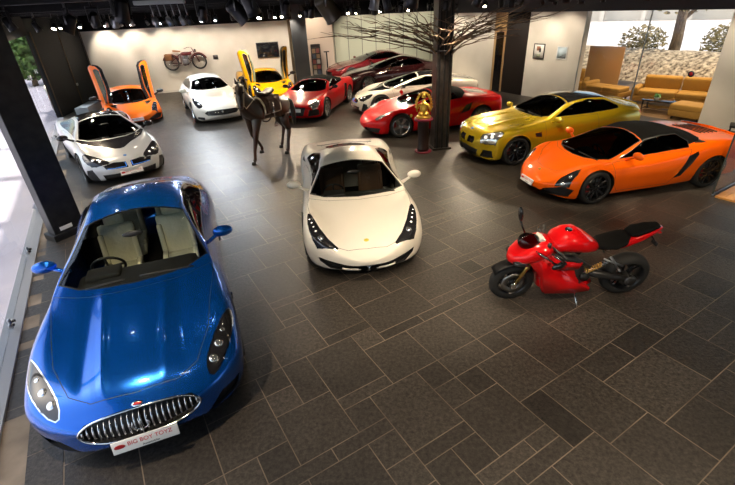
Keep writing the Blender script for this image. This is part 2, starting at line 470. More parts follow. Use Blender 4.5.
def build_car(name, label, loc, yaw, sp, group=None):
    root = thing(name, label, 'sports car' if not sp.get('cat') else sp['cat'], (loc[0], loc[1], 0), math.radians(yaw), group)
    paint = sp['paint']; bm = shell(sp)
    bvh = BVHTree.FromBMesh(bm)
    R, wd = sp.get('R', .345), sp.get('wd', .26)
    cvw = curve(sp['curves']['w'])
    # wheel wells
    ax_f, ax_r = sp['axf'], sp['axr']
    for ax in (ax_f, ax_r):
        for s in (-1, 1):
            Ra = R+sp.get('gap', .04)
            poly = [(ax+Ra*math.cos(t), R+Ra*math.sin(t)) for t in [PI*k/18 for k in range(19)]]+[(ax-Ra, -.1), (ax+Ra, -.1)]
            p = carve(bm, poly, 'side', lambda c, n: c.y*s > .5)
            p = recess(p, (0, -s*sp.get('well', .24), 0))
            for v in p.verts:
                h, _n = on_top(bvh, v.co.x, v.co.y)
                if h and v.co.z > h.z-.05: v.co.z = h.z-.05
            obj('wheel_well', p, trim_dark, root)
            y = s*(cvw(ax)-wd/2-sp.get('wheel_in', .03))
            add_wheel(root, ax, y, s, sp.get('rim', 'five_twin'), R, wd, sp.get('rim_mat', silver_rim), sp.get('steer', 0) if ax == ax_f else 0)
    doors = []
    for ft in sp['features']:
        nm, proj, half, opt = ft
        pairs = []
        if opt.get('full'): pairs = [(0, full(half, proj))]
        else: pairs = [(s, half if s > 0 or proj == 'side' else mir(half, proj)) for s in (1, -1)]
        for s, poly in pairs:
            if opt.get('smooth'): poly = chaikin(poly, opt['smooth'], True)
            tz = opt.get('zmin', .0); tx = opt.get('x', (-9, 9)); zm = opt.get('zmax', 9)
            def test(c, n, s=s):
                if c.z < tz or c.z > zm or not tx[0] < c.x < tx[1]: return False
                if proj == 'side': return c.y*s > .3 and n.y*s > opt.get('ny', .15)
                if proj == 'top': return n.z > opt.get('nz', .05) and (s == 0 or c.y*s > 0)
                fx = opt.get('dir', 1)
                return n.x*fx > opt.get('nx', .05) and (s == 0 or c.y*s > 0)
            p = carve(bm, poly, proj, test)
            if not p.faces: p.free(); continue
            if opt.get('hole'): p.free(); continue
            mm = opt.get('m', paint); ms = [mm]
            if 'recess' in opt:
                v = opt['recess']; p = recess(p, (v[0], v[1]*s, v[2])); o = obj(nm, p, mm, root, smooth=False)
            else:
                if opt.get('line'): p = rim_line(p, opt['line']); ms = [mm, opt.get('lm', black_plastic)]
                if opt.get('push'): push(p, opt['push'])
                o = obj(nm, p, ms, root)
            if opt.get('label'): o['label'] = opt['label']
            if opt.get('post'): opt['post'](o, root, s, bvh)
            if nm == 'door': doors.append((o, s))
    # lining: the shell's cabin seen from inside
    ci = sp.get('cabin', (-1.0, 1.0))
    inner = bmesh.new(); mp = {}; L = bm.verts.layers.float_vector['n']
    for f in bm.faces:
        c = f.calc_center_median()
        if ci[0] < c.x < ci[1] and c.z > .3:
            vs = []
            for v in f.verts:
                if v not in mp: mp[v] = inner.verts.new(v.co - v[L].normalized()*.02)
                vs.append(mp[v])
            inner.faces.new(vs[::-1])
    obj('cabin_lining', inner, sp.get('lining', trim_dark), root)
    obj('body', bm, paint, root)
    # cabin
    f = sp.get('cab', {}); sx = f.get('sx', -.25); dx = f.get('dx', .55); zc = f.get('z', .2); sm = f.get('m', trim_dark)
    obj('cabin_floor', nbox(((ci[0]+ci[1])/2, 0, .2), (ci[1]-ci[0], 1.4, .06), .02), trim_dark, root)
    for s in (-1, 1): seat(root, sx, s*.37, sm, zc)
    if f.get('rear'):
        for s in (-1, 1): seat(root, sx-.72, s*.33, sm, zc+.06)
    b = bmesh.new(); zd = f.get('zd', .74); box(b, (dx, 0, zd-.12), (.5, 1.3, .26), .09); box(b, (dx-.3, 0, zd-.32), (.5, .24, .3), .04); box(b, (dx-.12, -.37, zd+.02), (.24, .36, .07), .03)
    obj('dashboard', b, f.get('dm', trim_dark), root)
    steering_wheel(root, dx-.4, -.37, zd-.04)
    bb = bmesh.new(); ball(bb, (dx-.45+f.get('mx', .1), 0, f.get('mz', 1.1)), .06, (.35, 1.9, .6)); obj('rear_view_mirror', bb, black_plastic, root)
    # door mirrors
    mx, my, mz = sp['mirror']
    for s in (-1, 1): mirror(root, mx, my*s, mz, sp.get('mirror_m', paint), s, sp.get('msc', 1))
    if sp.get('extra'): sp['extra'](root, bvh, sp)
    return root, doors
def on_top(bvh, x, y): return ray_on(bvh, (x, y, 3), (0, 0, -1))
def on_front(bvh, y, z, d=1): return ray_on(bvh, (4*d, y, z), (-d, 0, 0))
def strip(root, nm, bvh, pts, r, m, up=.004, proj='top', side=1):
    """a thin bar laid along the shell through plan points"""
    b = bmesh.new(); P = []
    for p in pts:
        if proj == 'top': h, n = on_top(bvh, p[0], p[1])
        elif proj == 'front': h, n = on_front(bvh, p[0], p[1])
        elif proj == 'rear': h, n = on_front(bvh, p[0], p[1], -1)
        else: h, n = ray_on(bvh, (p[0], 3*side, p[1]), (0, -side, 0))
        if h: P.append(h+n*up)
    if len(P) > 1: tube(b, P, r, 6)
    return obj(nm, b, m, root)
def wipers(root, bvh, x, z=0, m=black_plastic, both=True, ya=.05, yb=.6):
    for y0, y1 in (((ya, yb), (-yb*.8, -ya*2)) if both else ((ya, yb),)):
        strip(root, 'wiper', bvh, [(x-.04-.0*k, y0+(y1-y0)*k/8) for k in range(9)], .009, m, .012)
def lens_post(items, m=lamp_clear, r=.03):
    """small round lamp lenses and bars set on a headlight"""
    def post(o, root, s, bvh):
        for (x, y, rr, mm) in items:
            h, n = on_top(bvh, x, y*(s or 1))
            if not h: continue
            b = bmesh.new(); q = n.to_track_quat('Z', 'Y').to_euler()
            ball(b, h-n*.004, rr, (1, 1, .35), tuple(q), 14, 8)
            obj('lamp_lens', b, mm, o)
    return post
# ------------------------------------------------------------------ the setting
def V2(x, y): return Vector((x, y))
def wall(name, a, b, z0, z1, m, th=.12, side=1, kind=True):
    """upright slab from a to b, thickness behind the visible face"""
    a, b = Vector(a), Vector(b); d = (b-a).normalized(); n = Vector((-d.y, d.x))*side
    q = [a, b, b+n*th, a+n*th]
    bm = bmesh.new(); prism(bm, [(p.x, p.y) for p in q], z0, z1)
    return struct(name, bm, m)
# slate floor: real slabs in an irregular bond over a mortar bed
UA = math.radians(-59.47); U = V2(math.cos(UA), math.sin(UA)); Vv = V2(-math.sin(UA), math.cos(UA))
GL_A, GL_B = V2(-4.33, 3.68), V2(-12.4, 18.2)          # line of the glass front
GD = (GL_B-GL_A).normalized(); GN = V2(GD.y, -GD.x)   # GN points into the hall
RA = V2(6.6, 18.0); RD = V2(.508, -.861); RN = V2(-.861, -.508)
def rp(s): return RA+RD*s
def slate(name, dark, light):
    m = bpy.data.materials.new(name); m.use_nodes = True; t = m.node_tree; b = t.nodes['Principled BSDF']
    at = t.nodes.new('ShaderNodeAttribute'); at.attribute_name = 'tone'
    tc = t.nodes.new('ShaderNodeTexCoord')
    n1 = t.nodes.new('ShaderNodeTexNoise'); n1.inputs['Scale'].default_value = 5; n1.inputs['Detail'].default_value = 12; n1.inputs['Roughness'].default_value = .7
    n2 = t.nodes.new('ShaderNodeTexNoise'); n2.inputs['Scale'].default_value = 26; n2.inputs['Detail'].default_value = 12; n2.inputs['Roughness'].default_value = .75
    for n in (n1, n2): t.links.new(tc.outputs['Object'], n.inputs['Vector'])
    mx = t.nodes.new('ShaderNodeMixRGB'); mx.inputs[1].default_value = (*dark, 1); mx.inputs[2].default_value = (*light, 1)
    a1 = t.nodes.new('ShaderNodeMath'); a1.operation = 'MULTIPLY_ADD'; a1.inputs[1].default_value = .55
    t.links.new(at.outputs['Fac'], a1.inputs[0]); 
    a2 = t.nodes.new('ShaderNodeMath'); a2.operation = 'MULTIPLY'; a2.inputs[1].default_value = .45
    t.links.new(n1.outputs['Fac'], a2.inputs[0]); t.links.new(a2.outputs[0], a1.inputs[2])
    t.links.new(a1.outputs[0], mx.inputs[0])
    m2 = t.nodes.new('ShaderNodeMixRGB'); m2.blend_type = 'OVERLAY'; m2.inputs[0].default_value = 1.
    rp2 = t.nodes.new('ShaderNodeValToRGB'); rp2.color_ramp.elements[0].position = .30; rp2.color_ramp.elements[1].position = .70; t.links.new(n2.outputs['Fac'], rp2.inputs[0])
    t.links.new(mx.outputs[0], m2.inputs[1]); t.links.new(rp2.outputs[0], m2.inputs[2]); t.links.new(m2.outputs[0], b.inputs['Base Color'])
    r = t.nodes.new('ShaderNodeMapRange'); r.inputs[3].default_value = .27; r.inputs[4].default_value = .52
    t.links.new(n1.outputs['Fac'], r.inputs[0]); t.links.new(r.outputs[0], b.inputs['Roughness'])
    bp = t.nodes.new('ShaderNodeBump'); bp.inputs['Strength'].default_value = .8; bp.inputs['Distance'].default_value = .006
    t.links.new(n2.outputs['Fac'], bp.inputs['Height']); t.links.new(bp.outputs[0], b.inputs['Normal'])
    b.inputs['Specular IOR Level'].default_value = .4
    return m
slate_m = slate('slate', (.008, .0072, .0066), (.075, .064, .054))
grout_m = varied('mortar', (.11, .088, .066), (.27, .22, .165), 2, .8, bump=.1)
def build_floor():
    cu, cv = .1525, .305
    NU, NV = 260, 120; u0, v0 = -3.61-cu*150, 1.21-cv*46      # origin puts the observed joints on the grid
    occ = np.zeros((NU, NV), bool); tiles = []
    def put(i, j, w, h):
        if i < 0 or j < 0 or i+w > NU or j+h > NV or occ[i:i+w, j:j+h].any(): return False
        occ[i:i+w, j:j+h] = True; tiles.append((i, j, w, h)); return True
    def at(u, v): return int(round((u-u0)/cu)), int(round((v-v0)/cv))
    for u, v, w, h in [(-3.61, 1.21, 5, 2), (-2.83, 1.21, 1, 2), (-3.62, 1.82, 2, 1), (-3.33, 1.82, 4, 2), (-2.68, 1.52, 5, 2), (-1.91, 1.52, 1, 2), (-2.68, 1.21, 2, 1),
                       (-2.98, .60, 4, 2), (-3.29, .60, 2, 1), (-3.61, .91, 4, 1), (-3.29, -.01, 4, 2), (-4.53, 1.52, 5, 2), (-3.81, 1.52, 1, 2), (-4.22, .91, 4, 2),
                       (-2.7, 3.35, 6, 2), (-2.38, 2.74, 4, 2), (-1.76, 3.04, 5, 2), (-2.03, 2.13, 4, 2), (-2.38, 2.43, 2, 1), (-1.76, 2.74, 4, 1), (-1.45, 3.65, 4, 3)]:
        put(*at(u, v), w, h)
    rng = random.Random(11)
    big = [(4, 2), (5, 2), (4, 2), (5, 2), (6, 2), (4, 3)]; small = [(2, 1), (1, 2), (4, 1), (2, 2), (3, 1), (2, 1)]
    for j in range(NV):
        for i in range(NU):
            if occ[i, j]: continue
            opts = (rng.sample(big, 6) if rng.random() < .62 else rng.sample(small, 5)) + [(4, 2), (3, 2), (2, 2), (2, 1), (1, 2), (1, 1)]
            for w, h in opts:
                if put(i, j, w, h): break
    bm = bmesh.new(); L = bm.faces.layers.float.new('tone'); g = .0048
    for i, j, w, h in tiles:
        c = U*(u0+cu*(i+w/2)) + Vv*(v0+cv*(j+h/2))
        if (c-GL_A).dot(GN) < .12 or c.y < -5.5 or c.x > 14 or c.y > 28 or c.x < -15: continue
        a, b_ = u0+cu*i+g, u0+cu*(i+w)-g; e, f = v0+cv*j+g, v0+cv*(j+h)-g; z = rng.uniform(-.0012, .0008)
        P = [U*p+Vv*q for p, q in ((a, e), (b_, e), (b_, f), (a, f))]
        fc = bm.faces.new([bm.verts.new((p.x, p.y, z)) for p in P]); tone = min(max(rng.gauss(.46, .19), 0), 1); fc[L] = tone
    gx = bmesh.new(); 
    P = [GL_A-GD*9.5, GL_B+GD*.5, V2(-13.4, 24), V2(6, 29), V2(15, 29), V2(15, -6), V2(1.0, -6)]
    f0 = bm.faces.new([bm.verts.new((p.x, p.y, -.004)) for p in P]); f0.material_index = 1
    lo = [bm.verts.new((v.co.x, v.co.y, -.25)) for v in f0.verts]; fv = list(f0.verts)
    for k in range(len(fv)):
        q = bm.faces.new((fv[k], lo[k], lo[(k+1) % len(fv)], fv[(k+1) % len(fv)])); q.material_index = 1
    bmesh.ops.recalc_face_normals(bm, faces=[f for f in bm.faces if f.material_index == 1])
    for f in bm.faces:
        if len(f.verts) == 4 and f.material_index == 0 and f.normal.z < 0: f.normal_flip()
    if f0.normal.z < 0: f0.normal_flip()
    return struct('floor', bm, [slate_m, grout_m])
build_floor()
white_wall = varied('plaster_warm_white', (.60, .56, .49), (.68, .64, .57), 1.2, .75, bump=.03)
dark_wall = mat('charcoal_panel', (.006, .009, .012), .55, spec=.15)
black_paint = mat('black_ceiling_paint', (.004, .004, .005), .8, spec=.15)
band_m = mat('dark_band_paint', (.03, .031, .036), .6)
steel_dark = varied('dark_steel', (.018, .019, .021), (.035, .036, .038), 6, .4, .6, bump=.05)
alu = mat('brushed_aluminium', (.45, .46, .48), .3, 1.)
front_glass = glass('front_glass', (.93, .95, .95), 1.45, .0)
H0, H1 = 3.0, 4.25
b = bmesh.new(); prism(b, [(p.x, p.y) for p in (GL_A-GD*9.6-GN*.35, GL_B-GN*.35, V2(-13.5, 25), V2(-3.7, 29), V2(9, 29), rp(-6)-RN*5.3, rp(24.5)-RN*5.3, V2(14.9, -5.6), V2(1, -5.6))], H1, H1+.2)
struct('ceiling', b, black_paint)
# back
cA, cB = V2(-13.1, 22.75), V2(-3.5, 24.4)
wall('wall_back', cA, cB, 0, H0, white_wall); wall('trim_1', cA, cB, H0, H1, black_paint)
wall('baseboard_back', cA+V2(.0, -.02), cB+V2(0, -.02), 0, .10, mat('skirting', (.55, .52, .47), .5), .02)
wall('wall_left', V2(-12.4, 18.2), cA, 0, H1, dark_wall, .12, 1)
b = bmesh.new()
for k in range(3):
    p = V2(-12.37, 18.25).lerp(cA+V2(.03, 0), .02+k*.49); cyl(b, (p.x, p.y, 0), (p.x, p.y, H0+.2), .018, n=6)
struct('trim_2', b, mat('bronze_joint', (.10, .06, .03), .4, .8))
beige = mat('beige_recess', (.45, .34, .22), .7)
wall('wall_recess', cB, V2(-3.3, 26.6), 0, H1, beige, .1, 1)
pink = mat('pinkish_plaster', (.66, .54, .45), .8)
wall('wall_far', V2(-3.3, 26.6), V2(-1.35, 26.75), 0, H0, pink); wall('trim_3', V2(-3.3, 26.6), V2(-1.35, 26.75), H0, H1, black_paint)
frost = mat('frosted_glass', (.60, .63, .50), .35, coat=.3)
wall('wall_frosted', V2(-1.35, 27.3), V2(5.6, 27.6), 0, H0, frost, .04); wall('trim_4', V2(-1.35, 27.25), V2(5.6, 27.55), H0, H1, black_paint)
wall('wall_far_return', V2(-1.35, 26.75), V2(-1.35, 27.3), 0, H1, pink, .1, 1)
for k in range(9):
    x = -1.3+k*.8; b = nbox((x, 27.27+.04*k*.0+.035*k*.8, 1.5), (.03, .03, 3.0)); struct('trim_%d' % (5+k), b, mat('joint_grey', (.12, .13, .11), .5))
# right: white piece, doorway, picture wall, window, pier, glass to the deck
def rwall(name, s0, s1, z0, z1, m, th=.12): return wall(name, rp(s0), rp(s1), z0, z1, m, th, 1)
rwall('wall_right_far', -5.2, -1.75, 0, H0, white_wall)
wall('wall_hidden', rp(-5.2), V2(5.6, 27.6), 0, H1, white_wall)
timber = varied('door_timber', (.32, .19, .08), (.45, .28, .13), 3, .5, bump=.05, stretch=(6, 6, .5))
rwall('wall_door_surround', -1.75, -1.12, 0, H0, timber, .10)
rwall('door_1', -1.60, -1.22, 0, 2.3, gloss_black, -.03)
rwall('door_2', -1.12, -.02, 0, 2.75, mat('very_dark_wood', (.012, .009, .008), .4), .06)
rwall('trim_15', -1.12, -.02, 2.75, H0, black_paint, .10)
rwall('wall_right', -.02, 2.30, 0, H0, white_wall, .25)
rwall('wall_pier', 6.48, 7.75, 0, H0, white_wall, .25)
rwall('wall_upper_right', -5.2, 16, H0, H1, band_m, .3)
g = rwall('window_1', 2.30, 6.48, .03, H0, glass('lounge_glass', (.96, .95, .93), 1.4, 0), .012)
for s, nm in ((2.30, 'trim_16'), (4.4, 'trim_17')):
    p = rp(s); struct(nm, nbox((p.x, p.y, H0/2), (.03, .03, H0)), alu)
# the rest of the right side is behind the frame edge; close the hall there and behind the camera
rwall('wall_right_near', 11.5, 24, 0, H0, white_wall)
rwall('window_2', 7.75, 11.5, .03, H0, glass('lounge_glass'), .012)
wall('wall_camera_side', V2(1.5, -5.4), V2(14.9, -5.4), 0, H1, mat('grey_plaster', (.25, .24, .23), .8), .12, -1)
wall('wall_camera_left', V2(1.5, -5.4), GL_A-GD*9.3, 0, H1, MATS['grey_plaster'], .12, -1)
# lounge floor beyond the right window line
b = bmesh.new(); prism(b, [(p.x, p.y) for p in (rp(1.6)-RN*.02, rp(16)-RN*.02, rp(16)-RN*5.2, rp(1.6)-RN*5.2)], -.2, .002)
struct('floor_lounge', b, mat('lounge_floor', (.20, .13, .07), .3))
# glass front on the left, in bays, on a kerb
b = bmesh.new(); prism(b, [(p.x, p.y) for p in (GL_A-GD*9.3-GN*.1, GL_B-GN*.1, GL_B+GN*.12, GL_A-GD*9.3+GN*.12)], -.2, .03)
struct('trim_18', b, mat('kerb_grey', (.22, .23, .25), .5))
Lf = (GL_B-GL_A).length; bays = [-9.2, -5.6, -3.6, -1.4, .9, 3.2, 5.5, 7.8, 10.1, 12.4, 14.6, Lf-.05]
for k in range(len(bays)-1):
    a, c = GL_A+GD*(bays[k]+.008), GL_A+GD*(bays[k+1]-.008)
    wall('window_%d' % (3+k), a, c, .03, H0+.1, front_glass, .012)
wall('trim_19', GL_A-GD*9.3, GL_B, H0+.1, H1, black_paint, .2)
fit = ['nearest the viewer', 'second from the viewer', 'beside the blue bonnet', 'beside the blue mirror', 'just before the wide column', 'just past the wide column', 'beside the silver coupe', 'past the silver coupe', 'near the dark panels', 'last before the dark panels']
for k, s in enumerate(bays[1:-1]):
    for z in (.12, 2.0):
        p = GL_A+GD*s+GN*.03
        t = thing('glass_fitting', '%s steel glass fitting %s' % (('floor-level', 'upper')[z > 1], fit[k]), 'glass fitting', (p.x, p.y, z), math.atan2(GD.y, GD.x), 'steel fittings of the glass front')
        b = bmesh.new(); box(b, (0, 0, 0), (.16, .03, .05), .008); box(b, (0, 0, 0), (.05, .03, .14), .008); obj('clamp_plate', b, alu, t)
        for q in (-.05, .05): b = bmesh.new(); cyl(b, (q, 0, 0), (q, -.05, 0), .018); obj('bolt', b, dark_metal, t)
# columns
def column(name, label, c, wx, wy, ang, h, m, ribs=0, plinth=None):
    t = thing(name, label, 'column', (c[0], c[1], 0), ang)
    b = nbox((0, 0, h/2), (wx, wy, h), .012); obj('shaft', b, m, t, smooth=False)
    if plinth: 
        obj('plinth', nbox((0, 0, plinth/2), (wx+.12, wy+.12, plinth), .008), m, t, smooth=False)
    for k in range(ribs):
        x = -wx/2+wx*(k+.5)/ribs
        for s in (-1, 1): obj('rib', nbox((x, s*(wy/2+.012), h/2), (wx/ribs*.35, .03, h-.02), .006), steel_dark, t, smooth=False)
    return t
pil = column('steel_column', 'wide black steel column standing at the left glass wall', (-5.69, 7.34), .54, .24, math.radians(60), H1, steel_dark, 0, .12)
obj('name_plate', nbox((-.06, -.146, .20), (.22, .012, .07), .003), mat('plate_grey', (.6, .62, .64), .4), pil)
column('steel_column', 'ribbed black column behind the golden figure, hung with bare branches', (2.12, 11.55), .40, .40, math.radians(8), H1, varied('column_bronze', (.03, .026, .024), (.07, .06, .055), 5, .35, .5, bump=.05), 3, .05)
column('steel_column', 'dark column at the back between the yellow car and the magazine rack', (-2.78, 22.9), .72, .5, math.radians(10), H1, mat('column_grey', (.022, .025, .028), .5), 0, .08)
# ------------------------------------------------------------------ outdoors
pave = varied('pink_paving', (.68, .60, .65), (.80, .72, .77), .8, .8, bump=.05)
b = bmesh.new(); prism(b, [(p.x, p.y) for p in (GL_A-GD*30-GN*.1, GL_B+GD*110-GN*.1, GL_B+GD*110-GN*90, GL_A-GD*30-GN*90)], -.3, -.06)
struct('ground_forecourt', b, pave)
b = bmesh.new(); prism(b, [(p.x, p.y) for p in (rp(-70)-RN*5.25, rp(60)-RN*5.25, rp(60)-RN*110, rp(-70)-RN*110)], -.3, -.05)
struct('ground_terrace', b, mat('pale_concrete', (.62, .58, .52), .85))
leaf = varied('foliage_green', (.03, .09, .012), (.16, .30, .05), 3, .6, bump=.2)
leaf2 = varied('foliage_olive', (.10, .09, .03), (.34, .26, .11), 5, .7, bump=.2)
bark = varied('bark', (.10, .07, .04), (.26, .18, .10), 12, .9, bump=.5, stretch=(1, 1, .3))
def foliage(nm, c, R, n, m, parent, size=.12, flat=1., seed=1):
    rng = random.Random(seed); vs = []; fs = []
    for _ in range(n):
        d = Vector((rng.gauss(0, 1), rng.gauss(0, 1), rng.gauss(0, 1))).normalized()*(rng.random()**.4)
        p = Vector(c)+Vector((d.x*R[0], d.y*R[1], d.z*R[2]*flat)); a = Vector((rng.gauss(0, 1), rng.gauss(0, 1), rng.gauss(0, .6))).normalized()
        bb = a.orthogonal().normalized(); s = size*rng.uniform(.6, 1.4); k = len(vs)
        mid = a.cross(bb)*s*.25
        vs += [p-a*s, p-a*s*.3+bb*s*.42+mid, p+a*s*.5+bb*s*.3+mid, p+a*s, p+a*s*.5-bb*s*.3-mid*.2, p-a*s*.3-bb*s*.42]
        fs += [(k, k+1, k+2, k+3), (k, k+3, k+4, k+5)]
    return obj(nm, (vs, fs), m, parent)
def tree(label, x, y, h, r, m, seed, tr=.14, group=None, lean=0, size=.2, n=1300, vr=None):
    t = thing('tree', label, 'tree', (x, y, -.06), 0, group); rng = random.Random(seed)
    b = bmesh.new(); tube(b, [(0, 0, 0), (.06+lean*.3, .03, h*.3), (lean*.7, .1, h*.6), (lean, .1, h*.85)], [tr*1.3, tr, tr*.8, tr*.4], 10)
    for k in range(6):
        a = rng.uniform(0, 6.28); z = h*rng.uniform(.4, .7)
        tube(b, [(lean*z/h, .05, z), (math.cos(a)*r*.4, math.sin(a)*r*.4, z+h*.14), (math.cos(a)*r*.8, math.sin(a)*r*.8, z+h*.25)], [tr*.5, tr*.3, tr*.12], 6)
    obj('trunk', b, bark, t)
    foliage('crown', (lean, 0, h*.78), (r, r, vr or h*.30), n, m, t, size, 1, seed)
    return t
for k, (x, y, h, r, n, lb) in enumerate([(-27.5, 37.0, 2.7, 2.6, 1500, 'leafy green tree outside the glass, just left of the dark panels'), (-34, 44, 2.9, 3.2, 1500, 'tall leafy green tree outside, at the far upper left'), (-20.5, 29.0, 2.2, 1.2, 700, 'small green tree outside, nearest to the glass front'), (-30, 52, 3.2, 4.5, 1500, 'leafy green tree farthest along the forecourt')]):
    tree(lb, x, y, h, r, leaf, 20+k, group='trees outside the glass front', n=n*2, size=.2, vr=h*.62)
t = thing('street_building', 'pale low building far along the forecourt behind the trees', 'building', (-46, 68, -.06), math.radians(30))
obj('wall', nbox((0, 0, 3), (34, 8, 6)), mat('facade_sage', (.32, .36, .30), .8), t, smooth=False)
for k in range(9): obj('window', nbox((-15+3.7*k, -4.02, 3.2), (1.8, .08, 1.8)), dark_glass, t, smooth=False)
obj('roof_edge', nbox((0, 0, 6.1), (34.6, 8.6, .3)), alu, t, smooth=False)
# street beyond the lounge: pale building, hedge
t = thing('street_building', 'white colonnaded building across the street, seen through the lounge window', 'building', (44, 62, -.05), math.radians(-40))
obj('wall', nbox((0, 0, 4), (50, 8, 8)), mat('facade_white', (.66, .62, .54), .8), t, smooth=False)
for k in range(10): obj('window', nbox((-22+4.9*k, -4.02, 2.6), (2.4, .08, 2.4)), mat('shop_glass', (.20, .26, .30), .1), t, smooth=False)
for k in range(11): obj('column', nbox((-24.4+4.9*k, -5.2, 2.4), (.5, .5, 4.8)), mat('facade_white', (.66, .62, .54), .8), t, smooth=False)
obj('canopy', nbox((0, -5, 5.0), (50, 2.6, .5)), mat('canopy_ochre', (.50, .36, .18), .7), t, smooth=False)
# fence of the forecourt
t = thing('railing', 'pale metal railing outside the glass front', 'railing', (*(GL_A+GD*11-GN*3.6), -.06), math.atan2(GD.y, GD.x))
for k in range(7): obj('post', nbox((-6+2*k, 0, .55), (.06, .06, 1.1), .01), alu, t, smooth=False)
for z in (.35, .7, 1.08): obj('rail', nbox((0, 0, z), (12.1, .04, .05), .01), alu, t, smooth=False)
# planter kerb and parked scooter-size colours seen beyond
p = GL_A+GD*13-GN*2.2; t = thing('litter_bin', 'small orange and white bin outside the glass front', 'bin', (p.x, p.y, -.06), .3)
b = bmesh.new(); lathe(b, [(.001, 0), (.2, 0), (.24, .6), (.25, .62), (.22, .62), (.2, .1), (.001, .1)], 'Z', 20); obj('bucket', b, mat('bin_orange', (.7, .25, .02), .5), t)
b = bmesh.new(); lathe(b, [(.26, .62), (.26, .68), (.12, .80), (.001, .82)], 'Z', 20); obj('lid', b, plate_white, t)
# terrace beyond the lounge window: stony bank, tree, pale parked car
bank_m = varied('dry_leaf_bank', (.06, .035, .015), (.72, .56, .34), 7, .95, bump=1.0, detail=12)
def bank():
    bm = bmesh.new(); rng = random.Random(5); N, K = 60, 14; G = []
    for i in range(N):
        row = []
        for j in range(K):
            s = -3+22*i/(N-1); d = 5.6+2.4*j/(K-1); z = 1.15*math.sin(min(j/(K-1)*1.25, 1)*PI/2)+rng.uniform(-.05, .05)*(j > 0)
            p = rp(s)-RN*(d+rng.uniform(-.05, .05)); row.append(bm.verts.new((p.x, p.y, max(z, .0)-.05)))
        G.append(row)
    for i in range(N-1):
        for j in range(K-1): bm.faces.new((G[i][j], G[i+1][j], G[i+1][j+1], G[i][j+1]))
    b2 = [bm.verts.new((r[-1].co.x, r[-1].co.y, -.06)) for r in G]
    for i in range(N-1): bm.faces.new((G[i][-1], G[i+1][-1], b2[i+1], b2[i]))
    bmesh.ops.recalc_face_normals(bm, faces=bm.faces)
    return bm
tag(obj('hedge_bank', bank(), bank_m), 'brown leafy bank outside the lounge window', 'hedge', kind='stuff')
tree('brown-barked tree growing outside the lounge window', 14.6, 21.2, 5.2, 2.0, leaf2, 31, .22, n=420, size=.14)
for k, (x, y, r) in enumerate([(14.8, 24.0, 1.1), (17.6, 22.0, 1.0)]):
    t = thing('shrub', ('dry golden shrub left of the tree outside the lounge', 'dry golden shrub right of the tree outside the lounge')[k], 'shrub', (x, y, -.05), 0, 'shrubs outside the lounge')
    b = bmesh.new(); tube(b, [(0, 0, 0), (.05, 0, .7)], [.06, .03]); obj('stem', b, bark, t); foliage('foliage', (0, 0, 1.15), (r, r, .9), 900, leaf2, t, .10, 1, 40+k)
# ------------------------------------------------------------------ cars
def paint(name, col, metal=0., rough=.3, coat=.75):
    return mat(name, col, rough, metal, coat, spec=.5 if metal > .1 else .06)
P_blue = paint('blue_metallic_paint', (.002, .115, .56), .7, .22)
P_white = paint('warm_white_paint', (.72, .68, .60), 0, .3)
P_ivory = paint('pearl_white_paint', (.74, .70, .62), .0, .3)
P_silver = paint('silver_white_paint', (.46, .48, .51), .35, .3)
P_orange = paint('orange_paint', (.92, .13, .003), 0., .3)
P_orange2 = paint('deep_orange_paint', (.90, .16, .01), 0., .3)
P_yellow = paint('yellow_paint', (.85, .44, .002), 0, .3)
P_gold = paint('gold_metallic_paint', (.62, .44, .012), .5, .27)
P_red = paint('red_paint', (.50, .003, .005), 0, .28)
P_red2 = paint('bright_red_paint', (.52, .004, .006), 0, .28)
P_wine = paint('wine_red_paint', (.20, .008, .012), .3, .25)
P_dark = paint('near_black_maroon_paint', (.03, .006, .007), .3, .12)
soft_top = mat('black_canvas', (.004, .004, .004), .9, spec=.1, bump=(600, .2))
cream = mat('cream_leather', (.80, .77, .60), .22, coat=.6, bump=(9, 1.2))
tan_l = mat('brown_leather', (.16, .085, .05), .5)
carbon = mat('carbon_roof', (.012, .012, .013), .2, coat=1.)
carbon_grey = mat('gloss_black_panel', (.015, .015, .018), .12, coat=1.)
blue_lamp = mat('blue_accent', (.02, .2, .8), .3, emit=(.02, .25, 1), es=.4)
DRL = mat('led_strip', (.8, .8, .8), .3, emit=(1, .95, .9), es=.6)

def sc_curves(cv, fx=1., fy=1., fz=1., dx=0.):
    out = {}
    for k, pts in cv.items():
        s = 1. if k == 'cr' else (fy if k in ('ys', 'w', 'yr', 'yb') else fz)
        out[k] = [(x*fx+dx, v*s) for x, v in pts]
    return out
def sc_poly(poly, proj, fx, fy, fz):
    s = {'top': (fx, fy), 'side': (fx, fz), 'front': (fy, fz)}[proj]
    return [(a*s[0], b*s[1]) for a, b in poly]

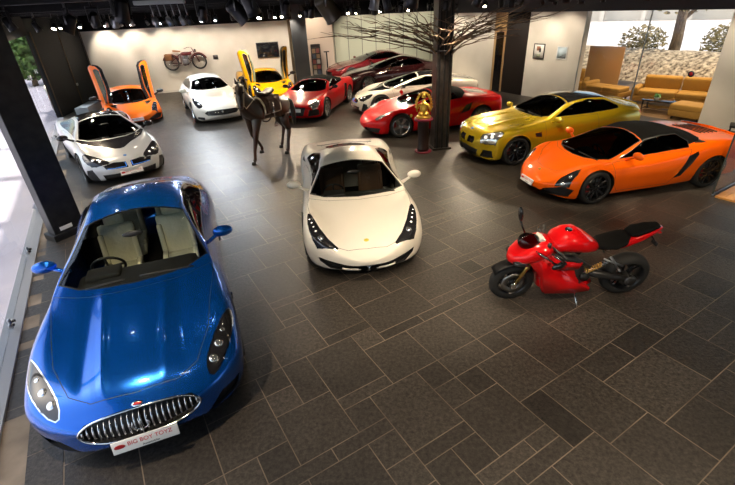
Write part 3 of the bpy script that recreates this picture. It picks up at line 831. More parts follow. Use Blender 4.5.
GT = dict(
 zt=[(2.44, .60), (2.25, .70), (1.9, .80), (1.4, .885), (.92, .955), (.35, 1.12), (-.25, 1.28), (-.7, 1.345), (-1.1, 1.31), (-1.7, 1.14), (-2.1, 1.04), (-2.44, .98)],
 zs=[(2.44, .56), (2.2, .68), (1.9, .78), (1.47, .86), (1.0, .89), (.5, .92), (-.5, .94), (-1.3, .99), (-1.8, .98), (-2.44, .88)],
 ys=[(2.5, .74), (2.1, .81), (1.47, .83), (.5, .80), (-.5, .80), (-1.3, .83), (-2, .77), (-2.44, .7)],
 w=[(2.5, .88), (2.1, .93), (1.47, .95), (.5, .915), (-.5, .92), (-1.4, .957), (-2, .91), (-2.44, .82)],
 zw=[(2.44, .48), (1.47, .60), (0, .58), (-1.4, .66), (-2.44, .6)],
 yr=[(2.44, .48), (1.5, .55), (.85, .76), (-.25, .57), (-.9, .55), (-1.6, .58), (-2.1, .6), (-2.44, .55)],
 zr=[(2.44, .58), (2.25, .67), (1.9, .765), (1.5, .835), (1.3, .865), (.9, .92), (.35, 1.06), (-.25, 1.21), (-.7, 1.275), (-1.1, 1.24), (-1.7, 1.07), (-2.1, 1.0), (-2.44, .95)],
 yb=[(2.44, .80), (1.4, .84), (-1.4, .84), (-2.44, .72)], zb=[(2.44, .14), (0, .14), (-2.44, .22)], cr=[(-2.44, .4), (2.44, .4)])
MID = dict(
 zt=[(2.26, .48), (2.1, .55), (1.7, .66), (1.3, .76), (.95, .85), (.5, 1.01), (.05, 1.15), (-.3, 1.21), (-.7, 1.19), (-1.3, 1.05), (-1.9, .95), (-2.26, .93)],
 zs=[(2.26, .48), (2.0, .62), (1.6, .77), (1.25, .83), (.9, .84), (0, .86), (-.6, .93), (-1.2, .99), (-1.8, .97), (-2.26, .88)],
 ys=[(2.26, .62), (2.0, .74), (1.3, .80), (.6, .78), (-.3, .78), (-1.2, .86), (-2, .82), (-2.26, .74)],
 w=[(2.26, .80), (2.0, .90), (1.3, .955), (.5, .93), (-.3, .935), (-1.3, .968), (-2., .93), (-2.26, .86)],
 zw=[(2.26, .36), (1.3, .55), (0, .55), (-1.4, .66), (-2.26, .6)],
 yr=[(2.26, .4), (1.6, .46), (1.3, .58), (.9, .81), (.05, .59), (-.4, .52), (-.9, .50), (-1.5, .50), (-2.26, .55)],
 zr=[(2.26, .46), (2.1, .53), (1.7, .64), (1.3, .74), (.95, .84), (.5, .97), (.05, 1.09), (-.3, 1.15), (-.7, 1.13), (-1.3, .99), (-1.9, .93), (-2.26, .90)],
 yb=[(2.26, .80), (1.3, .84), (-1.4, .84), (-2.26, .76)], zb=[(2.26, .12), (0, .12), (-2.26, .18)], cr=[(-2.26, .35), (2.26, .35)])

# --- blue grand tourer, front left of the picture
def mas_extra(root, bvh, sp):
    g = [c for c in root.children if c.name.startswith('grille')][0]
    # chrome surround and vertical blades
    pts = chaikin([(.50, .43), (.40, .345), (.15, .325), (-.15, .325), (-.40, .345), (-.50, .43), (-.42, .52), (-.15, .555), (.15, .555), (.42, .52)], 3)
    b = bmesh.new(); P = []
    for y, z in pts:
        h, n = on_front(bvh, y, z)
        if h: P.append(h+n*.004)
    tube(b, P, .011, 6, True); obj('grille_surround', b, chrome, g)
    for k in range(-10, 11):
        y = k*.045; t = max(1-(y/.5)**2, 0)**.5; P = []
        for j in range(5):
            z = .44 - .10*t + .20*t*j/4; h, n = on_front(bvh, y, z)
            if h: P.append(h-Vector((.018-.012*math.sin(j/4*PI), 0, 0)))
        b = bmesh.new(); tube(b, P, [.006, .009, .010, .009, .006], 6)
        for v in b.verts: v.co.x -= .0
        obj('grille_blade', b, chrome, g)
    # trident
    h, n = on_front(bvh, 0, .44); x0 = h.x+.01; b = bmesh.new()
    tube(b, [(x0, 0, .36), (x0+.006, 0, .45), (x0+.004, 0, .53)], [.01, .011, .004], 6)
    for s in (-1, 1): tube(b, [(x0, 0, .40), (x0, s*.05, .415), (x0, s*.066, .45), (x0, s*.05, .51)], [.008, .009, .009, .003], 6)
    ball(b, (x0, 0, .40), .016); obj('grille_emblem', b, chrome, g)
    h, n = on_top(bvh, 2.43, 0); b = bmesh.new(); ball(b, h, .045, (1, .55, .2), tuple(n.to_track_quat('Z', 'Y').to_euler()))
    e = obj('bonnet_badge', b, chrome, root); b = bmesh.new(); ball(b, h+n*.004, .036, (1, .4, .2), tuple(n.to_track_quat('Z', 'Y').to_euler())); obj('badge_centre', b, ink_red, e)
    wipers(root, bvh, 1.0)
    hh, n = on_front(bvh, 0, .30)
    plate(root, 2.58, .30, -.25, True)
MAS = dict(GT)
MAS['zt'] = [(2.44, .60), (2.25, .70), (1.9, .80), (1.45, .885), (1.04, .945), (.45, 1.12), (-.2, 1.29), (-.7, 1.345), (-1.15, 1.31), (-1.75, 1.14), (-2.1, 1.06), (-2.44, .99)]
MAS['zr'] = [(2.44, .58), (2.25, .67), (1.9, .765), (1.5, .84), (1.0, .91), (.4, 1.06), (-.2, 1.22), (-.7, 1.28), (-1.15, 1.245), (-1.75, 1.08), (-2.1, 1.02), (-2.44, .96)]
MAS['yr'] = [(2.44, .48), (1.6, .55), (.92, .80), (-.2, .60), (-.9, .58), (-1.6, .60), (-2.1, .6), (-2.44, .55)]
sp = dict(paint=P_blue, curves=MAS, xf=2.55, xr=-2.44, axf=1.47, axr=-1.47, R=.35, rf=.34, rr=.3, bowf=.26, bowr=.2, nf=2.5, zcf=.38, zcr=.65, ns=72,
 rim='seven_twin', rim_mat=mat('grey_rim', (.2, .2, .21), .3, 1.), cabin=(-1.75, .95), lining=trim_dark, mirror=(.28, .99, .98),
 bumps=[lambda x, y: .016*math.exp(-((abs(y)-.30+.04*(x-1))/.035)**2)*min(max((x-.9)/.3, 0), 1)*min(max((2.35-x)/.3, 0), 1),
        lambda x, y: -.012*math.exp(-((abs(y)-.42)/.06)**2)*min(max((x-.9)/.3, 0), 1)*min(max((2.35-x)/.3, 0), 1)],
 features=[
  ('windscreen', 'top', [(1.04, 0), (1.01, .3), (.93, .55), (.76, .77), (-.15, .57), (-.22, .3), (-.235, 0)], dict(full=1, m=glass('clear_windscreen', (.80, .84, .80), 1.45), line=.018, push=-.002)),
  ('rear_window', 'top', [(-1.12, 0), (-1.12, .25), (-1.15, .46), (-1.62, .5), (-1.72, .3), (-1.75, 0)], dict(full=1, m=dark_glass, line=.015)),
  ('side_window', 'side', [(.50, .985), (.2, 1.09), (-.30, 1.215), (-.75, 1.262), (-1.15, 1.215), (-1.4, 1.07), (-1.45, 1.03), (-.8, .985)], dict(m=dark_glass, line=.012, zmin=.94)),
  ('bonnet', 'top', [(2.36, 0), (2.33, .35), (2.22, .52), (1.9, .66), (1.4, .74), (1.05, .80), (.92, .795), (1.04, .55), (1.11, .3), (1.13, 0)], dict(full=1, line=.006)),
  ('headlight', 'top', [(2.36, .60), (2.25, .58), (2.02, .68), (1.76, .82), (1.66, .89), (1.82, .90), (2.06, .84), (2.27, .72)], dict(m=lamp_dark, line=.012, lm=chrome, smooth=1, nz=.1, zmin=.5,
     post=lens_post([(2.22, .655, .04, lamp_clear), (2.09, .725, .04, lamp_clear), (1.96, .78, .025, lamp_clear)]))),
  ('grille', 'front', [(.50, .43), (.40, .345), (.15, .325), (0, .325), (0, .555), (.15, .555), (.42, .52)], dict(m=black_plastic, recess=(-.06, 0, 0), smooth=0)),
  ('air_intake', 'front', [(.50, .22), (.80, .24), (.84, .36), (.66, .36)], dict(m=black_plastic, recess=(-.05, 0, 0), x=(1.6, 3))),
  ('lower_grille', 'front', [(0, .18), (.42, .19), (.40, .235), (0, .225)], dict(full=1, m=black_plastic, recess=(-.04, 0, 0), x=(1.6, 3))),
  ('door', 'side', [(.62, .90), (.60, .35), (.50, .22), (-.70, .22), (-.80, .45), (-.86, .94), (0, .95)], dict(line=.005, zmax=.96, zmin=.2)),
  ('fender_vent', 'side', [(.98, .66), (.80, .68), (.82, .60), (.97, .60)], dict(m=black_plastic, line=.008, lm=chrome)),
  ('boot_lid', 'top', [(-1.80, 0), (-1.78, .5), (-1.95, .62), (-2.3, .6), (-2.36, 0)], dict(full=1, line=.005)),
  ('tail_lamp', 'front', [(.42, .78), (.78, .80), (.80, .70), (.50, .70)], dict(m=red_lamp, dir=-1)),
 ], cab=dict(sx=-.35, dx=.68, m=cream, zd=.86, mz=1.2, rear=True, z=.28), extra=mas_extra)
build_car('coupe', 'metallic blue coupe with oval chrome grille at the front left of the hall', (-2.99, 5.0), 290.6, sp)[0].scale = (1.04, 1.04, 1.04)

# --- white mid-engined car in the middle
def f458_extra(root, bvh, sp):
    h, n = on_top(bvh, 2.0, 0); b = bmesh.new(); ball(b, h, .035, (1.1, .85, .2), tuple(n.to_track_quat('Z', 'Y').to_euler())); obj('bonnet_badge', b, mat('badge_yellow', (.6, .5, .05), .4), root)
    wipers(root, bvh, .97, both=True, ya=.1, yb=.62)
    hh, n = on_front(bvh, 0, .25); x = hh.x+.01; b = bmesh.new()
    tube(b, [(x, -.02, .20), (x, 0, .24), (x, .02, .29)], [.008, .014, .006], 6); tube(b, [(x, .02, .2), (x, -.01, .25), (x, -.03, .29)], [.006, .012, .004], 6); obj('nose_emblem', b, chrome, root)
    for s in (-1, 1):
        strip(root, 'splitter_wing', bvh, [(s*(.12+.045*k), .17+.012*k) for k in range(7)], .016, P_ivory, .0, 'front')
    strip(root, 'splitter', bvh, [(-.80+.1*k, .145) for k in range(17)], .018, black_plastic, .0, 'front')
sp = dict(paint=P_ivory, curves=MID, xf=2.26, xr=-2.26, axf=1.24, axr=-1.41, R=.345, rf=.38, rr=.25, bowf=.40, bowr=.12, nf=2.2, zcf=.34, zcr=.62,
 rim='five_twin', cabin=(-1.0, 1.0), mirror=(.58, 1.03, .98), msc=.95,
 features=[
  ('windscreen', 'top', [(1.0, 0), (.97, .3), (.93, .55), (.81, .775), (.09, .56), (.06, .3), (.04, 0)], dict(full=1, m=car_glass, line=.02, push=-.002)),
  ('rear_window', 'top', [(-.72, 0), (-.74, .36), (-1.45, .42), (-1.52, 0)], dict(full=1, m=dark_glass, line=.02)),
  ('side_window', 'side', [(.60, .93), (.1, 1.06), (-.3, 1.125), (-.65, 1.11), (-.95, 1.03), (-.85, .965), (-.2, .92)], dict(m=dark_glass, line=.012, zmin=.88)),
  ('bonnet', 'top', [(2.13, 0), (2.11, .28), (2.05, .42), (1.9, .55), (1.68, .67), (1.34, .80), (1.02, .83), (.92, .80), (1.02, .5), (1.07, 0)], dict(full=1, line=.006)),
  ('headlight', 'top', [(2.10, .38), (1.92, .52), (1.70, .64), (1.36, .79), (1.37, .835), (1.62, .84), (1.90, .76), (2.0, .62)], dict(m=lamp_dark, line=.012, lm=gloss_black, smooth=1, zmin=.4,
     post=lens_post([(1.86, .655, .045, lamp_clear), (1.74, .72, .02, DRL), (1.66, .75, .018, DRL), (1.58, .775, .017, DRL), (1.5, .80, .015, DRL)]))),
  ('front_grille', 'front', [(0, .19), (.56, .20), (.70, .28), (.72, .34), (.5, .325), (.3, .30), (0, .295)], dict(full=1, m=black_plastic, recess=(-.06, 0, 0), x=(1.5, 3))),
  ('door', 'side', [(.72, .88), (.74, .40), (.62, .24), (-.45, .24), (-.62, .50), (-.66, .90), (0, .9)], dict(line=.005, zmax=.9)),
  ('side_intake', 'side', [(-.75, .92), (-1.05, .96), (-.98, .90)], dict(m=black_plastic)),
  ('engine_vent', 'top', [(-1.62, .12), (-1.62, .58), (-1.74, .60), (-1.76, .1)], dict(m=black_plastic, nz=.2)),
  ('engine_lid', 'top', [(-1.54, 0), (-1.50, .48), (-1.95, .62), (-2.12, .55), (-2.14, 0)], dict(full=1, line=.01)),
  ('tail_lamp', 'top', [(-2.08, .66), (-2.08, .82), (-2.24, .80), (-2.24, .62)], dict(m=red_lamp, nz=.0)),
 ], cab=dict(sx=-.1, dx=.78, m=tan_l, zd=.76, mx=.05, mz=1.04, z=.2), extra=f458_extra)
build_car('sports_car', 'white sports car parked alone on the slate floor at the centre', (-.22, 7.42), 275.9, sp)
# --- open-top orange car on the right
WEDGE = dict(
 zt=[(2.17, .40), (2.0, .475), (1.6, .615), (1.25, .725), (.7, .91), (.12, 1.12), (-.2, 1.175), (-.6, 1.16), (-1.05, 1.03), (-1.3, .975), (-2.17, .93)],
 zs=[(2.17, .40), (1.95, .55), (1.6, .73), (1.28, .785), (.9, .765), (0, .80), (-.6, .88), (-1.3, .96), (-2.17, .88)],
 ys=[(2.17, .60), (1.9, .74), (1.3, .80), (.6, .78), (-.3, .78), (-1.2, .85), (-2, .84), (-2.17, .80)],
 w=[(2.17, .82), (1.9, .91), (1.3, .945), (.5, .91), (-.3, .92), (-1.28, .95), (-2., .93), (-2.17, .9)],
 zw=[(2.17, .32), (1.3, .50), (0, .50), (-1.3, .66), (-2.17, .62)],
 yr=[(2.17, .36), (1.5, .50), (1.15, .72), (.6, .70), (.1, .56), (-.4, .54), (-.9, .54), (-1.3, .5), (-2.17, .52)],
 zr=[(2.17, .39), (2.0, .47), (1.6, .61), (1.25, .72), (.7, .86), (.12, 1.06), (-.2, 1.12), (-.6, 1.10), (-1.05, .97), (-1.3, .955), (-2.17, .91)],
 yb=[(2.17, .82), (1.3, .84), (-1.3, .84), (-2.17, .8)], zb=[(2.17, .11), (0, .11), (-2.17, .18)], cr=[(-2.17, .4), (2.17, .4)])
def gal_extra(root, bvh, sp):
    h, n = on_top(bvh, 1.93, 0); b = bmesh.new(); ball(b, h, .035, (1.1, .8, .2), tuple(n.to_track_quat('Z', 'Y').to_euler())); obj('bonnet_badge', b, mat('badge_gold', (.4, .3, .05), .3, 1.), root)
    wipers(root, bvh, 1.17, ya=.05, yb=.6)
    plate(root, 2.19, .30, -.35, True, w=.42)
    # tail spoiler lip and lid slats
    strip(root, 'tail_spoiler', bvh, [(-2.02, -.7+.1*k) for k in range(15)], .02, sp['paint'], .01)
    for k in range(5): strip(root, 'engine_lid_slat', bvh, [(-1.42-.1*k, -.35+.1*j) for j in range(8)], .012, black_plastic, .004)
GAL_F = [
  ('windscreen', 'top', [(1.24, 0), (1.21, .3), (1.12, .55), (.98, .71), (.22, .56), (.16, .3), (.14, 0)], dict(full=1, m=dark_glass, line=.02)),
  ('side_window', 'side', [(.80, .80), (.15, 1.04), (-.2, 1.09), (-.55, 1.085), (-.72, .97), (-.68, .87), (0, .82)], dict(m=dark_glass, line=.012, zmin=.78)),
  ('soft_top', 'top', [(.13, 0), (.15, .3), (.21, .60), (.0, .78), (-.5, .80), (-.95, .74), (-1.1, .60), (-1.18, .3), (-1.2, 0)], dict(full=1, m=soft_top, line=.01, zmin=.92)),
  ('bonnet', 'top', [(1.86, 0), (1.80, .3), (1.5, .62), (1.2, .78), (1.06, .76), (1.22, .5), (1.3, 0)], dict(full=1, line=.006)),
  ('headlight', 'top', [(2.02, .58), (1.86, .60), (1.62, .68), (1.56, .74), (1.66, .79), (1.84, .78), (1.98, .70)], dict(m=lamp_dark, line=.012, lm=gloss_black, zmin=.35,
     post=lens_post([(1.87, .68, .045, lamp_clear), (1.75, .72, .035, lamp_clear)]))),
  ('air_intake', 'front', [(.32, .16), (.78, .17), (.84, .32), (.70, .36), (.42, .26)], dict(m=black_plastic, recess=(-.08, 0, 0), x=(1.5, 3))),
  ('front_grille', 'front', [(0, .15), (.24, .155), (.27, .20), (0, .20)], dict(full=1, m=black_plastic, recess=(-.04, 0, 0), x=(1.5, 3))),
  ('door', 'side', [(.98, .76), (.92, .35), (.80, .2), (-.35, .2), (-.50, .40), (-.72, .84), (0, .80)], dict(line=.006, zmax=.84, zmin=.15)),
  ('side_intake', 'side', [(-.40, .30), (-.62, .72), (-.84, .80), (-.86, .74), (-.58, .34)], dict(m=black_plastic, recess=(0, -.05, 0))),
  ('shoulder_intake', 'top', [(-.82, .60), (-.84, .78), (-1.05, .82), (-1.0, .64)], dict(m=black_plastic, line=.01)),
  ('engine_lid', 'top', [(-1.24, 0), (-1.22, .42), (-1.9, .46), (-1.95, 0)], dict(full=1, line=.008)),
  ('tail_lamp', 'front', [(.45, .78), (.80, .80), (.80, .72), (.45, .70)], dict(m=red_lamp, dir=-1)),
 ]
gal = dict(paint=P_orange, curves=WEDGE, xf=2.19, xr=-2.16, axf=1.28, axr=-1.28, R=.322, wd=.20, rf=.34, rr=.16, bowf=.44, bowr=.1, nf=2.0, nr=3, zcf=.30, zcr=.6, q=.18,
 rim='five_twin', rim_mat=black_rim, well=.14, cabin=(-1.15, 1.15), mirror=(.62, 1.0, .90), msc=.95, features=GAL_F, cab=dict(sx=-.15, dx=.70, zd=.60, mz=1.0, mx=0, z=.14), extra=gal_extra)
build_car('sports_car', 'orange sports car with a black fabric roof behind the red motorcycle', (5.45, 8.56), 191.6, gal)

# --- gold coupe with black roof
SED = dict(
 zt=[(2.33, .68), (2.2, .78), (1.9, .88), (1.2, .96), (.72, 1.0), (.3, 1.18), (-.05, 1.33), (-.5, 1.383), (-1.1, 1.34), (-1.6, 1.18), (-1.9, 1.08), (-2.33, 1.04)],
 zs=[(2.33, .66), (2.1, .80), (1.7, .88), (1.2, .92), (.6, .94), (-.5, .97), (-1.3, 1.0), (-1.9, 1.0), (-2.33, .92)],
 ys=[(2.33, .72), (2.1, .78), (1.45, .83), (.5, .80), (-.5, .80), (-1.3, .84), (-2, .78), (-2.33, .72)],
 w=[(2.33, .84), (2.1, .90), (1.45, .935), (.5, .90), (-.5, .905), (-1.36, .945), (-2, .91), (-2.33, .86)],
 zw=[(2.33, .50), (1.4, .62), (0, .60), (-1.4, .68), (-2.33, .62)],
 yr=[(2.33, .5), (1.5, .55), (.9, .72), (.7, .74), (-.1, .58), (-.9, .56), (-1.6, .58), (-2.1, .6), (-2.33, .58)],
 zr=[(2.33, .66), (2.2, .76), (1.9, .86), (1.2, .93), (.72, .975), (.3, 1.12), (-.05, 1.26), (-.5, 1.315), (-1.1, 1.27), (-1.6, 1.12), (-1.9, 1.05), (-2.33, 1.01)],
 yb=[(2.33, .80), (1.4, .83), (-1.4, .83), (-2.33, .78)], zb=[(2.33, .14), (0, .15), (-2.33, .22)], cr=[(-2.33, .35), (2.33, .35)])
def m4_extra(root, bvh, sp):
    wipers(root, bvh, .70)
    h, n = on_top(bvh, 2.17, 0); b = bmesh.new(); ball(b, h, .04, (1, 1, .2), tuple(n.to_track_quat('Z', 'Y').to_euler())); obj('bonnet_badge', b, mat('badge_blue', (.05, .15, .4), .3), root)
    strip(root, 'tail_spoiler', bvh, [(-2.18, -.6+.1*k) for k in range(13)], .018, sp['paint'], .01)
    for s in (-1, 1):
        for k in range(5):
            strip(root, 'grille_blade', bvh, [(s*(.08+.045*k), .52+.035*j) for j in range(4)], .006, black_rim, -.01, 'front')
m4 = dict(paint=P_gold, curves=SED, xf=2.33, xr=-2.33, axf=1.46, axr=-1.35, R=.345, rf=.28, rr=.22, bowf=.28, bowr=.16, nf=3, zcf=.48, zcr=.65, cat='coupe car',
 rim='five_twin', rim_mat=black_rim, cabin=(-1.6, .7), mirror=(.50, 1.0, 1.0),
 bumps=[lambda x, y: .02*math.exp(-((abs(y)-.34)/.05)**2)*min(max((x-.8)/.3, 0), 1)*min(max((2.1-x)/.3, 0), 1)],
 features=[
  ('windscreen', 'top', [(.76, 0), (.74, .3), (.66, .55), (.54, .69), (-.02, .55), (-.07, .3), (-.08, 0)], dict(full=1, m=dark_glass, line=.02)),
  ('rear_window', 'top', [(-1.22, 0), (-1.22, .3), (-1.2, .5), (-1.72, .54), (-1.78, 0)], dict(full=1, m=dark_glass, line=.015)),
  ('side_window', 'side', [(.42, 1.0), (.15, 1.12), (-.2, 1.24), (-.6, 1.29), (-1.1, 1.235), (-1.42, 1.09), (-1.40, 1.04), (-.6, 1.0)], dict(m=dark_glass, line=.012, zmin=.95)),
  ('roof_panel', 'top', [(-.11, 0), (-.10, .3), (-.05, .55), (-.6, .53), (-1.16, .50), (-1.19, 0)], dict(full=1, m=carbon, line=.006, zmin=1.2)),
  ('bonnet', 'top', [(2.12, 0), (2.08, .4), (1.9, .66), (1.2, .77), (.72, .78), (.80, .5), (.83, 0)], dict(full=1, line=.006)),
  ('headlight', 'top', [(2.24, .46), (2.12, .50), (2.0, .66), (1.78, .82), (1.9, .87), (2.12, .80), (2.24, .66)], dict(m=lamp_clear, line=.014, lm=gloss_black, zmin=.5, smooth=1,
     post=lens_post([(2.15, .60, .045, DRL), (2.06, .73, .045, DRL)]))),
  ('grille', 'front', [(.05, .49), (.07, .64), (.28, .65), (.33, .58), (.28, .50)], dict(m=gloss_black, recess=(-.04, 0, 0), x=(1.8, 3))),
  ('front_grille', 'front', [(0, .20), (.40, .20), (.46, .38), (.0, .42)], dict(full=1, m=black_plastic, recess=(-.06, 0, 0), x=(1.8, 3))),
  ('air_intake', 'front', [(.52, .22), (.80, .24), (.78, .40), (.60, .40)], dict(m=black_plastic, recess=(-.06, 0, 0), x=(1.5, 3))),
  ('door', 'side', [(.72, .94), (.70, .35), (.60, .24), (-.65, .24), (-.80, .5), (-.76, .97), (0, .97)], dict(line=.006, zmax=.985, zmin=.2)),
  ('fender_vent', 'side', [(1.02, .72), (.84, .74), (.82, .62), (.98, .64)], dict(m=black_plastic, line=.01, lm=gloss_black)),
  ('boot_lid', 'top', [(-1.84, 0), (-1.82, .6), (-2.2, .62), (-2.22, 0)], dict(full=1, line=.006)),
  ('tail_lamp', 'side', [(-2.0, .92), (-2.3, .88), (-2.3, .74), (-2.12, .80)], dict(m=red_lamp, ny=.0)),
 ], cab=dict(sx=-.3, dx=.45, zd=.88, mz=1.2, rear=True, z=.3), extra=m4_extra)
build_car('coupe', 'gold metallic coupe with a black roof parked left of the orange car', (4.82, 11.04), 195.4, m4)

# --- red open-top car behind the column
def f430_extra(root, bvh, sp):
    wipers(root, bvh, .97)
    h, n = ray_on(bvh, (.95, 3, .62), (0, -1, 0)); b = bmesh.new(); ball(b, h, .05, (.8, .15, 1)); obj('wing_badge', b, mat('badge_yellow', (.6, .5, .05), .4), root)
    for s in (-1, 1):
        b = bmesh.new(); tube(b, [(-.66, s*.2, .95), (-.66, s*.22, 1.08), (-.66, s*.33, 1.12), (-.66, s*.44, 1.08), (-.66, s*.46, .93)], .025); obj('roll_hoop', b, chrome, root)
F430_F = [
  ('windscreen', 'top', [(1.0, 0), (.97, .3), (.9, .55), (.80, .70), (.14, .54), (.08, .3), (.06, 0)], dict(full=1, m=car_glass, line=.02)),
  ('side_window', 'side', [(.60, .91), (.12, 1.04), (-.3, 1.10), (-.55, 1.08), (-.62, .95), (-.2, .90)], dict(m=dark_glass, line=.012, zmin=.87)),
  ('soft_top', 'top', [(.02, 0), (.03, .3), (.1, .60), (-.3, .8), (-.72, .80), (-.9, .60), (-.95, .3), (-.95, 0)], dict(full=1, m=soft_top, zmin=.96)),
  ('engine_lid', 'top', [(-1.02, 0), (-1.0, .42), (-1.75, .50), (-1.8, 0)], dict(full=1, m=mat('engine_glass', (.35, .32, .3), .15, .3), line=.02, lm=P_red)),
  ('bonnet', 'top', [(1.88, 0), (1.84, .3), (1.55, .56), (1.15, .66), (1.02, .64), (1.06, .3), (1.07, 0)], dict(full=1, line=.006)),
  ('headlight', 'top', [(1.98, .56), (1.80, .58), (1.45, .70), (1.36, .77), (1.55, .81), (1.8, .78), (1.95, .68)], dict(m=lamp_clear, line=.012, lm=gloss_black, smooth=1, zmin=.35)),
  ('front_grille', 'front', [(.22, .16), (.74, .18), (.80, .32), (.30, .30)], dict(m=black_plastic, recess=(-.06, 0, 0), x=(1.5, 3))),
  ('door', 'side', [(.72, .88), (.74, .40), (.62, .24), (-.45, .24), (-.62, .50), (-.66, .90), (0, .9)], dict(line=.006, zmax=.9)),
  ('side_intake', 'side', [(-.62, .52), (-.80, .76), (-1.0, .82), (-.92, .60)], dict(m=black_plastic, recess=(0, -.05, 0))),
  ('tail_lamp', 'front', [(.42, .72), (.74, .74), (.74, .62), (.42, .60)], dict(m=red_lamp, dir=-1)),
 ]
f430 = dict(paint=P_red, curves=MID, xf=2.25, xr=-2.25, axf=1.25, axr=-1.35, R=.345, rf=.34, rr=.25, bowf=.40, bowr=.12, nf=2.2, zcf=.34, zcr=.6, ns=50,
 rim='five', rim_mat=silver_rim, cabin=(-.95, .95), mirror=(.58, 1.0, .96), msc=.85, features=F430_F, cab=dict(sx=-.1, dx=.75, m=tan_l, zd=.76, mz=1.04, mx=.05), extra=f430_extra)
build_car('sports_car', 'bright red open-top sports car with silver wheels behind the dark column', (2.18, 13.86), 193.8, f430)

# --- hybrid coupes with black bonnet panel
I8 = sc_curves(MID, 1.035, 1., 1.06)
I8['zt'] = [(2.34, .50), (2.2, .60), (1.8, .72), (1.3, .83), (1.0, .91), (.5, 1.10), (.0, 1.25), (-.35, 1.29), (-.8, 1.27), (-1.4, 1.13), (-2.0, 1.0), (-2.34, .95)]
I8['zr'] = [(2.34, .49), (2.2, .585), (1.8, .70), (1.3, .81), (1.0, .895), (.5, 1.05), (.0, 1.18), (-.35, 1.23), (-.8, 1.21), (-1.4, 1.07), (-2.0, .97), (-2.34, .93)]
def i8_extra(root, bvh, sp):
    wipers(root, bvh, 1.08)
    h, n = on_top(bvh, 2.1, 0); b = bmesh.new(); ball(b, h, .04, (1, 1, .2), tuple(n.to_track_quat('Z', 'Y').to_euler())); obj('bonnet_badge', b, mat('badge_blue', (.05, .15, .4), .3), root)
    for s in (-1, 1):
        strip(root, 'blue_grille_accent', bvh, [(s*.07, .44+.02*j) for j in range(5)], .008, blue_lamp, .004, 'front')
        strip(root, 'blue_grille_accent', bvh, [(s*(.07+.05*k), .435) for k in range(9)], .005, blue_lamp, .004, 'front')
        strip(root, 'roof_rail', bvh, [(.1-.1*k, s*(.56-.003*k)) for k in range(18)], .014, sp['paint'], .0)
    plate(root, 2.36, .30, -.2, True, w=.5)
I8_F = [
  ('windscreen', 'top', [(1.12, 0), (1.10, .3), (1.02, .55), (.88, .72), (.02, .52), (-.03, .3), (-.05, 0)], dict(full=1, m=dark_glass, line=.02)),
  ('bonnet_panel', 'top', [(1.75, 0), (1.72, .10), (1.45, .34), (1.20, .66), (.92, .80), (.88, .75), (1.05, .55), (1.14, .3), (1.16, 0)], dict(full=1, m=carbon_grey)),
  ('roof_panel', 'top', [(-.08, 0), (-.07, .3), (-.03, .50), (-.7, .48), (-1.5, .44), (-2.0, .40), (-2.05, 0)], dict(full=1, m=carbon_grey, line=.008, zmin=.95)),
  ('side_window', 'side', [(.70, .93), (.2, 1.09), (-.3, 1.19), (-.8, 1.17), (-1.25, 1.05), (-.8, .98), (-.2, .93)], dict(m=dark_glass, line=.014, zmin=.89)),
  ('headlight', 'top', [(2.22, .36), (2.10, .42), (1.85, .64), (1.66, .82), (1.80, .86), (2.0, .80), (2.15, .62)], dict(m=lamp_dark, line=.015, lm=gloss_black, zmin=.4, smooth=1,
      post=lens_post([(1.98, .68, .035, DRL), (2.08, .56, .03, DRL)]))),
  ('grille', 'front', [(.04, .41), (.05, .53), (.30, .55), (.54, .51), (.50, .43)], dict(m=gloss_black, line=.015, lm=gloss_black, x=(1.8, 3))),
  ('front_grille', 'front', [(0, .15), (.56, .16), (.60, .30), (0, .32)], dict(full=1, m=black_plastic, recess=(-.05, 0, 0), x=(1.8, 3))),
  ('air_intake', 'front', [(.66, .14), (.90, .16), (.86, .42), (.76, .44)], dict(m=black_plastic, recess=(-.05, 0, 0), x=(1.5, 3))),
  ('door', 'side', [(1.0, .84), (.86, .34), (.75, .22), (-.40, .22), (-.75, .60), (-.8, .93), (0, .9)], dict(line=.006, zmax=.92)),
  ('side_skirt', 'side', [(.85, .13), (.85, .20), (-.85, .26), (-.88, .13)], dict(m=gloss_black, ny=-.5)),
  ('tail_lamp', 'front', [(.45, .78), (.84, .82), (.84, .72), (.55, .70)], dict(m=red_lamp, dir=-1)),
 ]
i8 = dict(paint=P_silver, curves=I8, xf=2.37, xr=-2.34, axf=1.42, axr=-1.38, R=.355, rf=.30, rr=.22, bowf=.36, bowr=.12, nf=2.3, zcf=.36, zcr=.62, ns=54, cat='coupe car',
 rim='five_twin', rim_mat=black_rim, cabin=(-1.1, 1.0), mirror=(.62, 1.02, .98), mirror_m=gloss_black, features=I8_F, cab=dict(sx=-.15, dx=.8, zd=.78, mz=1.1), extra=i8_extra)
build_car('coupe', 'silver coupe with black bonnet panel beside the left glass wall', (-7.04, 11.84), 307.8, i8)
i8w = dict(i8); i8w['paint'] = P_white
build_car('coupe', 'white coupe with black roof band between the two rows of red cars', (2.05, 16.75), 187, i8w)

